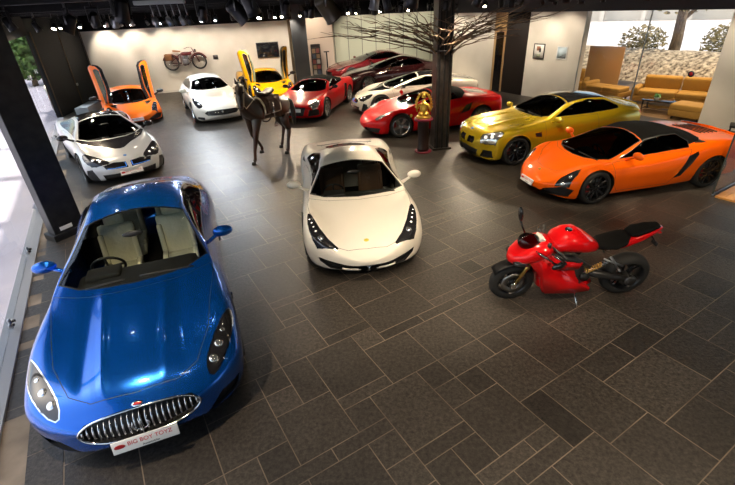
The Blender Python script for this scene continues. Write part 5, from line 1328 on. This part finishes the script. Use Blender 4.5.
    # engine, frame, swingarm
    b = bmesh.new(); loft(b, [(.34, 0, .42, .11, .13), (.18, 0, .45, .14, .20), (-.02, 0, .42, .145, .20), (-.16, 0, .40, .12, .14)], 20, 3.2); obj('engine', b, eng, t)
    b = bmesh.new(); cyl(b, (.02, .13, .33), (.02, .18, .33), .10, n=24); cyl(b, (-.12, .12, .42), (-.12, .17, .42), .06, n=20)
    obj('clutch_cover', b, frm, t)
    b = bmesh.new()
    for s in (-1, 1): tube(b, [(.44, s*.10, .82), (.25, s*.17, .76), (.02, s*.17, .70), (-.15, s*.14, .58)], [.03, .035, .035, .03], 8)
    obj('frame', b, frm, t)
    b = bmesh.new(); tube(b, [(-.10, .0, .42), (-.28, .10, .42), (-.50, .13, .38), (-.74, .13, .32)], [.05, .055, .045, .035], 10); cyl(b, (-.74, .16, .318), (-.74, -.12, .318), .04, n=18); obj('swingarm', b, frm, t)
    b = bmesh.new(); lathe(b, [(.001, .0), (.075, 0), (.075, .012), (.001, .012)], 'Y', 28, (-.74, .165, .318)); obj('hub_nut', b, eng, t)
    b = bmesh.new()
    P = [(-.10-.18*k/48, .165+.030*math.cos(k*.9), .52+.11*k/48+.030*math.sin(k*.9)) for k in range(49)]
    tube(b, P, .007, 6); obj('shock_spring', b, mat('spring_ochre', (.45, .25, .06), .4, .3), t)
    b = bmesh.new(); cyl(b, (-.08, .165, .51), (-.36, .165, .66), .014); box(b, (-.30, .165, .63), (.05, .05, .05), .01); obj('shock_body', b, chrome, t)
    b = bmesh.new(); tube(b, [(.34, .10, .30), (.30, .08, .14), (.0, .03, .12), (-.25, -.10, .18)], .024, 10); obj('exhaust_pipe', b, dark_metal, t)
    for s in (-1, 1):
        b = bmesh.new(); tube(b, [(-.38, s*.15, .72), (-.46, s*.16, .62), (-.56, s*.17, .58)], [.016, .014, .012], 8); tube(b, [(-.30, s*.15, .70), (-.46, s*.16, .62), (-.50, s*.16, .55)], .012, 8); cyl(b, (-.50, s*.16, .555), (-.50, s*.24, .555), .012); obj('foot_peg_hanger', b, alu, t)
        b = bmesh.new(); tube(b, [(.40, s*.12, .93), (.36, s*.22, .92), (.30, s*.33, .90)], .014, 8); hb = obj('handlebar', b, frm, t)
        b = bmesh.new(); cyl(b, (.335, s*.25, .91), (.295, s*.36, .895), .019, n=12); obj('grip', b, rubber, hb)
        b = bmesh.new(); tube(b, [(.40, s*.22, .91), (.42, s*.28, .90), (.36, s*.37, .89)], .006, 6); obj('lever', b, chrome, hb)
        b = bmesh.new(); cyl(b, (.44, s*.15, .93), (.44, s*.15, .99), .024, n=12); obj('fluid_reservoir', b, black_plastic, hb)
    # mirrors: the far one stands up, the near one is folded down
    b = bmesh.new(); tube(b, [(.62, -.16, .93), (.66, -.20, 1.02), (.69, -.22, 1.10)], [.014, .012, .012], 8); ball(b, (.70, -.225, 1.19), .09, (.35, .5, 1.15), (.1, .15, 0), 16, 10); obj('mirror', b, gloss_black, t)
    b = bmesh.new(); tube(b, [(.60, .17, .90), (.50, .26, .86), (.38, .30, .78)], [.014, .012, .012], 8); ball(b, (.34, .30, .76), .085, (1.1, .4, .5), (0, .6, -.2), 16, 10); obj('mirror', b, gloss_black, t)
    # side stand on the near side
    b = bmesh.new(); tube(b, [(-.04, .15, .22), (-.05, .26, .10), (-.05, .345, -.025)], [.014, .013, .013], 8); box(b, (-.05, .35, -.03), (.07, .05, .012), .004, (.12, 0, 0)); obj('side_stand', b, chrome, t)
    return t
motorcycle()
# ------------------------------------------------------------------ horse figure
def horse():
    t = thing('horse_figure', 'life-size dark brown horse figure with saddle, standing among the cars', 'horse statue', (-2.50, 11.62, 0), math.radians(237))
    hide = varied('horse_hide', (.003, .002, .002), (.040, .011, .003), 2.6, .36, 0, .15, coat=.2)
    V = []; E = []; Rr = []
    def n(p, r, par=None):
        V.append(p); Rr.append(r); 
        if par is not None: E.append((par, len(V)-1))
        return len(V)-1
    mid = n((0, 0, 1.29), (.27, .30))                                   # root
    rib = n((.28, 0, 1.29), (.26, .32), mid); cst = n((.52, 0, 1.30), (.22, .29), rib)
    nk1 = n((.68, .02, 1.48), (.17, .27), cst); nk2 = n((.80, .05, 1.69), (.125, .21), nk1); nk3 = n((.86, .09, 1.87), (.10, .15), nk2)
    pol = n((.90, .12, 1.98), (.10, .11), nk3); fr = n((.98, .19, 1.84), (.095, .125), pol); ns = n((1.05, .26, 1.66), (.07, .085), fr); mz = n((1.09, .29, 1.53), (.066, .07), ns); lp = n((1.10, .30, 1.48), (.05, .05), mz)
    ln = n((-.27, 0, 1.30), (.24, .27), mid); cr = n((-.52, 0, 1.32), (.25, .28), ln); rp_ = n((-.74, 0, 1.26), (.17, .20), cr)
    def leg(pts, par):
        for p, r in pts: par = n(p, r*1.14, par)
    leg([((.52, .16, 1.12), .125), ((.60, .16, .92), .09), ((.68, .13, .56), .056), ((.74, .11, .33), .038), ((.76, .10, .13), .038), ((.81, .10, .055), .052)], cst)       # near fore, reaching forward
    leg([((.50, -.16, 1.12), .12), ((.48, -.17, .92), .085), ((.42, -.20, .60), .055), ((.22, -.23, .38), .036), ((.12, -.25, .22), .036), ((.14, -.25, .14), .048)], cst)  # far fore, lifted
    leg([((-.58, .16, 1.05), .155), ((-.44, .18, .86), .11), ((-.56, .22, .62), .062), ((-.40, .26, .33), .038), ((-.34, .28, .13), .038), ((-.29, .28, .055), .052)], cr)
    leg([((-.60, -.16, 1.05), .15), ((-.60, -.18, .86), .11), ((-.84, -.22, .62), .06), ((-.78, -.26, .33), .038), ((-.73, -.28, .13), .038), ((-.68, -.28, .055), .052)], cr)
    body = skin('body', V, E, Rr, hide, t, 2, 0)
    dark = mat('horse_black', (.008, .007, .007), .3, coat=.5)
    for s in (-1, 1):
        b = bmesh.new(); cyl(b, (.87+s*-.035, .12+s*.055, 2.04), (.88-s*.04, .12+s*.075, 2.17), .04, .004, 10); obj('ear', b, hide, t)
        b = bmesh.new(); ball(b, (1.0-s*.055, .21+s*.075, 1.85), .022); obj('eye', b, gloss_black, t)
        b = bmesh.new(); ball(b, (1.135-s*.03, .31+s*.03, 1.53), .014); obj('nostril', b, gloss_black, t)
    for x, y, z in ((.83, .10, 0), (.16, -.25, .085), (-.27, .28, 0), (-.66, -.28, 0)):
        b = bmesh.new(); lathe(b, [(.001, 0), (.068, 0), (.052, .075), (.001, .08)], 'Z', 18, (x, y, z)); obj('hoof', b, dark, t)
    b = bmesh.new(); P = [(.94, .15, 2.06), (.84, .10, 2.04), (.74, .06, 1.95), (.64, .02, 1.82), (.56, 0, 1.71), (.46, 0, 1.62)]
    tube(b, P, [.03, .05, .06, .06, .05, .02], 10)
    for v in b.verts: v.co.y = v.co.y*.55
    for k in range(26):
        f = k/25*4.0; i = min(int(f), 4); p = Vector(P[i]).lerp(Vector(P[i+1]), f-i)
        tube(b, [p, p+Vector((.02, .05, -.08)), p+Vector((.0, .10, -.20))], [.018, .014, .004], 5)
    obj('mane', b, dark, t)
    b = bmesh.new(); tube(b, [(-.86, 0, 1.36), (-.98, .01, 1.28), (-1.03, .02, 1.05), (-1.03, .02, .8), (-1.0, .02, .6)], [.045, .06, .075, .065, .01], 12); obj('tail', b, dark, t)
    sadm = mat('saddle_leather', (.03, .011, .006), .5); strap = mat('strap_leather', (.03, .014, .008), .4); whitem = mat('pad_white', (.62, .58, .50), .7)
    def wrap(x0, x1, z0, rr, m, name, w=.31, h=.33, zc=1.29):
        b = bmesh.new(); G = []
        for i in range(13):
            x = x0+(x1-x0)*i/12; row = []
            for k in range(25):
                a = math.radians(z0+(180-2*z0)*k/24); row.append(b.verts.new((x+.03*math.cos(a)*0, (w+rr)*math.cos(a), zc+(h+rr)*math.sin(a))))
            G.append(row)
        for a, c in zip(G, G[1:]):
            for k in range(24): b.faces.new((a[k], a[k+1], c[k+1], c[k]))
        bmesh.ops.solidify(b, geom=b.faces[:], thickness=-.012); bmesh.ops.recalc_face_normals(b, faces=b.faces)
        return obj(name, b, m, t)
    wrap(-.30, .34, -20, .012, whitem, 'saddle_pad', .27, .31); wrap(-.25, .29, -14, .03, sadm, 'saddle_flap', .27, .31)
    b = bmesh.new(); loft(b, [(.27, 0, 1.70, .06, .05), (.20, 0, 1.67, .10, .05), (.05, 0, 1.64, .14, .045), (-.10, 0, 1.65, .17, .05), (-.24, 0, 1.70, .16, .05), (-.28, 0, 1.73, .10, .03)], 18); obj('saddle_seat', b, sadm, t)
    b = bmesh.new(); cyl(b, (.26, 0, 1.68), (.29, 0, 1.80), .022, .028); ball(b, (.29, 0, 1.81), .035); obj('saddle_horn', b, sadm, t)
    b = bmesh.new(); tube(b, [(.10, .29*math.cos(a)*1.03, 1.29+.34*math.sin(a)) for a in [2*PI*k/28 for k in range(28)]], .018, 6, True); obj('girth_strap', b, strap, t)
    b = bmesh.new(); tube(b, [(.62+.09*math.cos(a)*.4, .19*math.cos(a+PI/2), 1.36+.26*math.sin(a+PI/2)*1.0) for a in [2*PI*k/24 for k in range(24)]], .014, 6, True); obj('breast_strap', b, strap, t)
    for s in (-1, 1):
        b = bmesh.new(); tube(b, [(.05, s*.33, 1.45), (.06, s*.34, 1.2), (.06, s*.35, .98)], .010, 6); tube(b, [(.06, s*.35, .98), (.0, s*.35, .90), (.0, s*.35, .86), (.12, s*.35, .86), (.12, s*.35, .90), (.06, s*.35, .98)], .010, 6); obj('stirrup', b, chrome, t)
        b = bmesh.new(); tube(b, [(.90-s*.06, .13+s*.085, 2.0), (1.0-s*.07, .2+s*.085, 1.80), (1.07-s*.05, .27+s*.06, 1.62), (1.10-s*.05, .29+s*.05, 1.54)], .011, 6); tube(b, [(1.08-s*.05, .28+s*.06, 1.56), (.96, .14+s*.18, 1.48), (.70, s*.22, 1.55), (.38, s*.12, 1.67)], .008, 6); obj('bridle_strap', b, mat('rope_pale', (.40, .33, .24), .7) , t)
    return t
horse()
# ------------------------------------------------------------------ vintage motorcycle hung on the back wall
BW = math.atan2(24.4-22.75, 9.6); BD = V2(math.cos(BW), math.sin(BW)); BN = V2(BD.y, -BD.x)
def on_back(tt, z, d): p = cA+BD*tt+BN*d; return (p.x, p.y, z)
t = thing('vintage_motorcycle', 'old maroon motorcycle with wire wheels mounted on the back wall', 'motorcycle', on_back(4.5, 1.05, .24), BW)
mar = mat('maroon_enamel', (.10, .012, .012), .3, coat=.6); brw = mat('bag_leather', (.22, .09, .03), .6)
for x in (-.66, .66):
    b = bmesh.new(); tube(b, [(x+.33*math.cos(a), 0, .35+.33*math.sin(a)) for a in [2*PI*k/36 for k in range(36)]], .035, 8, True); w = obj('wheel', b, rubber, t)
    b = bmesh.new(); tube(b, [(x+.29*math.cos(a), 0, .35+.29*math.sin(a)) for a in [2*PI*k/36 for k in range(36)]], .012, 6, True)
    for k in range(16):
        a = 2*PI*k/16; cyl(b, (x, .02*(-1)**k, .35), (x+.29*math.cos(a), 0, .35+.29*math.sin(a)), .004, n=5)
    cyl(b, (x, -.06, .35), (x, .06, .35), .04); obj('wire_spokes', b, chrome, w)
    b = bmesh.new(); tube(b, [(x+.39*math.cos(a), 0, .35+.39*math.sin(a)) for a in [math.radians(20+14*k) for k in range(11)]], .035, 8); 
    for v in b.verts: v.co.y *= 1.6
    obj('mudguard', b, mar, t)
b = bmesh.new(); tube(b, [(-.66, 0, .35), (-.30, 0, .30), (.10, 0, .22), (.38, 0, .50), (.42, 0, .82), (-.15, 0, .76), (-.66, 0, .40)], .02, 8); tube(b, [(-.15, 0, .76), (-.22, 0, .30)], .02, 8); obj('frame', b, mar, t)
b = bmesh.new(); tube(b, [(.66, -.06, .35), (.52, -.06, .70), (.42, 0, .98)], .018, 8); tube(b, [(.66, .06, .35), (.52, .06, .70), (.42, 0, .98)], .018, 8); obj('fork', b, mar, t)
b = bmesh.new(); tube(b, [(.10, -.30, .98), (.30, -.28, 1.04), (.42, 0, 1.0), (.30, .28, 1.04), (.10, .30, .98)], .014, 8); obj('handlebar', b, chrome, t)
b = bmesh.new(); loft(b, [(.36, 0, .74, .05, .06), (.25, 0, .74, .10, .08), (-.02, 0, .74, .10, .08), (-.12, 0, .74, .06, .06)], 16, 2.6); obj('fuel_tank', b, mar, t)
b = bmesh.new(); loft(b, [(-.14, 0, .86, .05, .03), (-.26, 0, .86, .12, .04), (-.42, 0, .88, .14, .045), (-.50, 0, .90, .10, .03)], 16); obj('saddle', b, brw, t)
b = bmesh.new(); box(b, (.02, 0, .38), (.26, .18, .22), .04); cyl(b, (.0, 0, .45), (-.08, 0, .66), .07, n=14); cyl(b, (.06, 0, .45), (.18, 0, .64), .07, n=14); obj('engine', b, alu, t)
b = bmesh.new(); tube(b, [(.16, -.08, .56), (.30, -.12, .36), (.0, -.14, .22), (-.60, -.14, .24)], .022, 8); obj('exhaust', b, chrome, t)
b = bmesh.new(); box(b, (-.74, -.10, .62), (.34, .12, .30), .03); box(b, (-.74, .10, .62), (.34, .12, .30), .03); box(b, (-.74, -.165, .68), (.3, .02, .1), .008); obj('pannier', b, brw, t)
b = bmesh.new(); ball(b, (.56, 0, .86), .08, (.8, 1, 1)); obj('headlamp', b, chrome, t)
for x in (-.3, .3):
    b = bmesh.new(); box(b, (x, .20, .30), (.06, .08, .06), .006); box(b, (x, .12, .30), (.03, .24, .03), .004); obj('wall_bracket', b, can_m, t)
# television, small frame, skirting-side plinth
t = thing('television', 'wide black wall television above the yellow car', 'television', on_back(8.6, 1.70, .05), BW)
obj('casing', nbox((0, 0, 0), (1.12, .07, .72), .012), black_plastic, t); obj('screen', nbox((0, -.037, .01), (1.05, .006, .64), .002), mat('screen_black', (.01, .011, .014), .08, coat=.5), t)
t = thing('picture_frame', 'small black square plaque on the back wall beside the old motorcycle', 'picture', on_back(5.95, 1.52, .02), BW)
obj('frame', nbox((0, 0, 0), (.24, .03, .20), .006), black_plastic, t); obj('picture', nbox((0, -.017, 0), (.19, .004, .15)), mat('pic_dark', (.03, .02, .02), .4), t)
RW = math.atan2(RD.y, RD.x)
def on_right(s, z, d): p = rp(s)+RN*d; return (p.x, p.y, z)
def frame(label, s, z, w, h, fm, pm, ink=None):
    t = thing('picture_frame', label, 'picture', on_right(s, z, .02), RW, None)
    b = bmesh.new()
    for c, sz in (((0, 0, h/2), (w, .03, .03)), ((0, 0, -h/2), (w, .03, .03)), ((w/2, 0, 0), (.03, .03, h+.03)), ((-w/2, 0, 0), (.03, .03, h+.03))): box(b, c, sz, .003)
    obj('frame', b, fm, t, smooth=False); p = obj('picture', nbox((0, .0, 0), (w-.02, .012, h-.02)), pm, t)
    return t, p
t, p = frame('black-framed picture with two small prints beside the doorway', .58, 1.68, .46, .50, black_plastic, mat('mount_white', (.72, .70, .66), .5))
obj('print', nbox((-.02, -.008, .10), (.17, .004, .15)), mat('print_rust', (.30, .12, .07), .5), p); obj('print', nbox((.05, -.008, .04), (.08, .005, .14)), ink_black, p); obj('print', nbox((0, -.008, -.14), (.16, .004, .10)), mat('print_green', (.35, .38, .26), .5), p)
t, p = frame('unframed pale blue photograph on the white wall near the lounge', 1.58, 1.68, .40, .40, mat('edge_white', (.7, .7, .7), .5), mat('photo_sky', (.45, .55, .62), .5))
b = bmesh.new(); prism(b, [(-.19, -.19), (.19, -.19), (.19, .0), (.05, -.06)], -.010, -.006, lambda u, v, w: (u, w, v)); obj('dark_slope', b, mat('photo_slope', (.10, .12, .13), .5), p)
# rope post and rack at the back, plinth by the dark panels
t = thing('rope_post', 'slim black post standing before the far pink wall', 'post', (-1.72, 25.75, 0))
b = bmesh.new(); cyl(b, (0, 0, .01), (0, 0, 1.32), .035, n=16); obj('pole', b, can_m, t); b = bmesh.new(); cyl(b, (0, 0, 0), (0, 0, .03), .16, n=24); obj('base', b, can_m, t); b = bmesh.new(); box(b, (0, 0, 1.33), (.30, .12, .05), .01); obj('cap', b, can_m, t)
t = thing('magazine_rack', 'tall dark rack of magazines beside the back column', 'rack', (-2.35, 26.2, 0), math.radians(8))
obj('back_board', nbox((0, .10, .85), (.50, .03, 1.7), .004), can_m, t, smooth=False)
for s in (-1, 1): obj('side_rail', nbox((s*.25, 0, .85), (.03, .22, 1.7), .004), can_m, t, smooth=False)
for k in range(6): obj('shelf', nbox((0, 0, .12+.28*k), (.48, .2, .02), .003), can_m, t, smooth=False)
rng = random.Random(9); mc = [mat('mag_%s' % n, c, .4) for n, c in (('white', (.35, .32, .28)), ('red', (.22, .04, .03)), ('tan', (.28, .17, .08)), ('blue', (.06, .08, .12)))]
posn = ['bottom', 'second lowest', 'third lowest', 'fourth lowest', 'fifth lowest']
for k in range(5):
    for j in range(2):
        q = t.matrix_world; x = -.115+.23*j; a = math.radians(8)
        m_ = thing('magazine', '%s magazine on the %s shelf of the back rack' % (('left', 'right')[j], posn[k]), 'magazine', (-2.35+x*math.cos(a), 26.2+x*math.sin(a), .13+.28*k), a, 'magazines in the back rack')
        obj('cover', nbox((0, .02, .115), (.19, .012, .23), .002, (-.12, 0, 0)), mc[(k*2+j*3+k//2) % 4], m_, smooth=False)
tag(obj('display_plinth', nbox((-11.65, 19.1, .17), (1.5, .5, .34), .01, (0, 0, math.radians(99)-PI/2+PI/2)), mat('plinth_grey', (.30, .33, .34), .5), None, smooth=False), 'low pale grey plinth standing before the dark wall panels', 'plinth')
t = thing('wall_switch', 'small white switch plate low on the dark wall panel', 'switch', (-12.62, 20.4, 1.0), math.radians(99))
obj('plate', nbox((0, -.035, 0), (.16, .02, .10), .004), plate_white, t); obj('rocker', nbox((0, -.048, 0), (.05, .01, .06), .003), alu, t)
t = thing('door_handle', 'long steel pull handle on the far end of the glass front', 'handle', (*(GL_A+GD*14.1+GN*.06), .0), math.atan2(GD.y, GD.x))
b = bmesh.new(); cyl(b, (0, -.06, .75), (0, -.06, 1.55), .022, n=12); obj('grip_bar', b, alu, t)
b = bmesh.new(); cyl(b, (0, .03, .9), (0, -.06, .9), .012); obj('standoff', b, alu, t); b = bmesh.new(); cyl(b, (0, .03, 1.4), (0, -.06, 1.4), .012); obj('standoff', b, alu, t)
# ------------------------------------------------------------------ golden figure on its pedestal
t = thing('pedestal', 'dark round pedestal with red top and foot in front of the ribbed column', 'pedestal', (1.63, 11.25, 0))
b = bmesh.new(); lathe(b, [(.001, .03), (.15, .03), (.16, .10), (.145, .14), (.15, .80), (.165, .84), (.001, .84)], 'Z', 28); obj('shaft', b, mat('pedestal_dark', (.04, .02, .018), .35), t)
cloth = mat('maroon_cloth', (.20, .01, .03), .7)
b = bmesh.new(); lathe(b, [(.001, 0), (.22, 0), (.22, .03), (.001, .03)], 'Z', 28); obj('foot_disc', b, cloth, t)
b = bmesh.new(); lathe(b, [(.001, .84), (.235, .84), (.245, .87), (.235, .90), (.001, .90)], 'Z', 28); obj('top_cushion', b, cloth, t)
t = thing('golden_statue', 'small golden seated figure under an arch on the red-topped pedestal', 'statue', (1.63, 11.25, .90), math.radians(-100)+PI/2)
gold = varied('gold_leaf', (.45, .22, .02), (.95, .62, .12), 14, .28, .85, .4)
b = bmesh.new(); lathe(b, [(.001, 0), (.19, 0), (.20, .03), (.17, .06), (.001, .07)], 'Z', 24); obj('base', b, gold, t)
V = [(0, 0, .20), (0, 0, .32), (0, 0, .40), (0, -.01, .47), (.13, -.04, .33), (.16, -.10, .22), (-.13, -.04, .33), (-.16, -.10, .24), (.12, -.09, .12), (.02, -.14, .10), (-.12, -.09, .12), (-.02, -.14, .11), (0, 0, .12)]
E = [(0, 1), (1, 2), (2, 3), (1, 4), (4, 5), (1, 6), (6, 7), (12, 8), (8, 9), (12, 10), (10, 11), (0, 12)]
skin('figure', V, E, [.10, .085, .04, .065, .035, .028, .035, .028, .055, .035, .055, .035, .09], gold, t, 2, 0)
b = bmesh.new(); lathe(b, [(.06, .51), (.05, .56), (.02, .60), (.001, .61)], 'Z', 14); obj('crown', b, gold, t)
b = bmesh.new(); P = [(.19*math.cos(a), .06, .30+.30*math.sin(a)) for a in [math.radians(-30+12*k) for k in range(21)]]; tube(b, P, .022, 8)
for p in P[2:-2]: ball(b, (p[0]*1.12, .06, .30+(p[2]-.30)*1.10), .022, u=8, v=6)
obj('arch', b, gold, t)
# ------------------------------------------------------------------ bare branches spread from the ribbed column
t = thing('bare_branches', 'canopy of bare dry branches tied round the ribbed column', 'branches', (2.12, 11.55, 2.35))
bk = varied('branch_bark', (.05, .03, .02), (.24, .16, .10), 9, .8, bump=.2)
rng = random.Random(12)
for k in range(40):
    a = 2*PI*k/40+rng.uniform(-.1, .1); r0 = .26; Lr = rng.uniform(1.5, 2.5) if math.cos(a) > 0 else rng.uniform(1.7, 2.8)
    if math.sin(a) < -.3: Lr *= .75
    z0 = rng.uniform(0, .35); rise = rng.uniform(.45, .85)
    P = []; N = 8
    for i in range(N):
        f = i/(N-1); r = r0+Lr*f; wob = rng.uniform(-.06, .06)*(1+f)
        P.append(Vector((math.cos(a)*r-math.sin(a)*wob, math.sin(a)*r+math.cos(a)*wob, z0+rise*(f**.75)+rng.uniform(-.03, .03))))
    b = bmesh.new(); tube(b, P, [.018-.014*i/(N-1) for i in range(N)], 6)
    for q in range(4):
        i = rng.randint(2, 6); p = P[i]; a2 = a+rng.choice((-1, 1))*rng.uniform(.4, .9); l2 = rng.uniform(.35, .9)
        d = Vector((math.cos(a2), math.sin(a2), rng.uniform(-.05, .30)))
        p1 = p+d*l2*.5+Vector((0, 0, rng.uniform(-.05, .05))); tube(b, [p, p1, p+d*l2], [.010, .007, .003], 5)
    obj('branch', b, bk, t)
b = bmesh.new(); tube(b, [(.29*math.cos(x), .29*math.sin(x), .12) for x in [2*PI*k/24 for k in range(24)]], .02, 6, True); obj('tie_wire', b, dark_metal, t)
# ------------------------------------------------------------------ lounge furniture
must = varied('mustard_fabric', (.36, .20, .035), (.46, .27, .06), 40, .8, bump=.1)
def sofa(label, c, ang, L, seats, arms=(1, 1), nm='sofa', back=True):
    t = thing(nm, label, 'sofa', (c[0], c[1], 0), ang)
    b = nbox((0, 0, .20), (L, .88, .22), .04); obj('base', b, must, t)
    w = (L-.2*sum(arms))/seats; x0 = -L/2+.2*arms[0]
    for k in range(seats):
        x = x0+w*(k+.5); obj('seat_cushion', nbox((x, -.08, .37), (w-.015, .74, .18), .06, seg=3), must, t)
        if back: obj('back_cushion', nbox((x, .34, .66), (w-.02, .22, .44), .08, (.18, 0, 0), 3), must, t)
    for s, f in ((-1, arms[0]), (1, arms[1])):
        if f: obj('armrest', nbox((s*(L/2-.1), 0, .42), (.2, .9, .28), .07, seg=3), must, t)
    for sx in (-1, 1):
        for sy in (-1, 1): obj('leg', nbox((sx*(L/2-.12), sy*.34, .05), (.05, .05, .10), .004), dark_metal, t)
    return t
sofa('long mustard sofa with high back cushions behind the lounge glass', (10.95, 15.05), math.radians(-44), 2.7, 2)
sofa('mustard corner sofa left of the long sofa in the lounge', (9.35, 16.75), math.radians(-60), 1.5, 2, (1, 0), back=False)
sofa('mustard armless stool seat nearest the white pier in the lounge', (10.15, 13.15), math.radians(-58), .95, 1, (0, 0), 'ottoman', back=False)
t = sofa('mustard armchair at the far left end of the lounge', (8.75, 18.0), math.radians(-30), .95, 1, (1, 1), 'armchair')
t = thing('coffee_table', 'low dark coffee table between the mustard sofas', 'table', (9.85, 14.25, 0), math.radians(-50))
obj('table_top', nbox((0, 0, .36), (.95, .6, .04), .01), gloss_black, t); 
for sx in (-1, 1):
    for sy in (-1, 1): obj('leg', nbox((sx*.42, sy*.25, .17), (.04, .04, .34), .004), dark_metal, t)
obj('lower_shelf', nbox((0, 0, .12), (.8, .48, .02), .004), gloss_black, t)
t = thing('table_plant', 'small green plant in a bowl on the coffee table', 'plant', (9.75, 14.3, .38)); b = bmesh.new(); lathe(b, [(.001, 0), (.05, 0), (.09, .06), (.08, .06), (.001, .03)], 'Z', 18); obj('bowl', b, plate_white, t)
foliage('leaves', (0, 0, .11), (.10, .10, .06), 90, mat('succulent', (.15, .40, .12), .5), t, .035, 1, 4)
b = nbox((9.95, 18.35, .82), (1.35, .05, 1.64), .01, (0, 0, math.radians(-50))); tag(obj('partition_board', b, mat('tan_board', (.50, .30, .14), .6), None, smooth=False), 'tall tan board standing in the lounge behind the armchair', 'partition')
# round sticker on the lounge glass
p = rp(5.92)+RN*.004
t = thing('round_sticker', 'round dark sticker with a red centre on the lounge glass', 'sticker', (p.x, p.y, 1.36), RW)
b = bmesh.new(); lathe(b, [(.001, 0), (.085, 0), (.085, -.003), (.001, -.003)], 'Y', 28); obj('disc', b, mat('sticker_navy', (.02, .02, .05), .5), t)
b = bmesh.new(); lathe(b, [(.001, -.004), (.045, -.004), (.045, -.006), (.001, -.006)], 'Y', 28); obj('red_centre', b, ink_red, t)
# timber deck and glass sheet at the right edge
D0 = V2(6.74, 7.44); DX = V2(math.cos(math.radians(31)), math.sin(math.radians(31))); DY = V2(math.cos(math.radians(-57)), math.sin(math.radians(-57)))
t = thing('timber_deck', 'orange-brown timber deck at the right edge, under the glass sheet', 'deck', (D0.x, D0.y, 0), 0)
dk_m = varied('deck_timber', (.50, .22, .05), (.72, .36, .10), 3, .4, bump=.1, stretch=(1, 1, 1), coat=.2)
for k in range(16):
    a0 = DY*(.14*k+.004); a1 = DY*(.14*(k+1)-.004); b = bmesh.new(); prism(b, [(q.x, q.y) for q in (a0, DX*2.6+a0, DX*2.6+a1, a1)], .0, .035)
    obj('board', b, dk_m, t, smooth=False)
q = D0+DX*1.45-DY*.06
t = thing('glass_sheet', 'clear upright glass sheet standing along the timber deck edge', 'glass panel', (q.x, q.y, 0), math.atan2(DX.y, DX.x))
obj('pane', nbox((0, 0, 1.22), (2.8, .012, 2.36)), glass('sheet_glass', (.82, .84, .80), 1.5, 0), t, smooth=False)
obj('edge_trim', nbox((-1.40, 0, 1.22), (.02, .02, 2.36)), mat('edge_dark', (.05, .07, .06), .2), t, smooth=False)
obj('floor_channel', nbox((0, 0, .02), (2.8, .04, .04), .004), alu, t, smooth=False)
t = thing('side_chair', 'black chair with a pale back half seen behind the glass sheet', 'chair', (9.55, 10.55, 0), math.radians(140))
obj('seat', nbox((0, 0, .45), (.46, .44, .05), .015), black_plastic, t); obj('backrest', nbox((-.22, 0, .74), (.04, .42, .26), .015, (0, -.1, 0)), plate_white, t)
for sx in (-1, 1):
    for sy in (-1, 1):
        b = bmesh.new(); cyl(b, (sx*.19, sy*.18, .43), (sx*.22, sy*.20, 0), .013); 
        if sx < 0: cyl(b, (-.19, sy*.18, .43), (-.24, sy*.19, .85), .013)
        obj('leg', b, dark_metal, t)
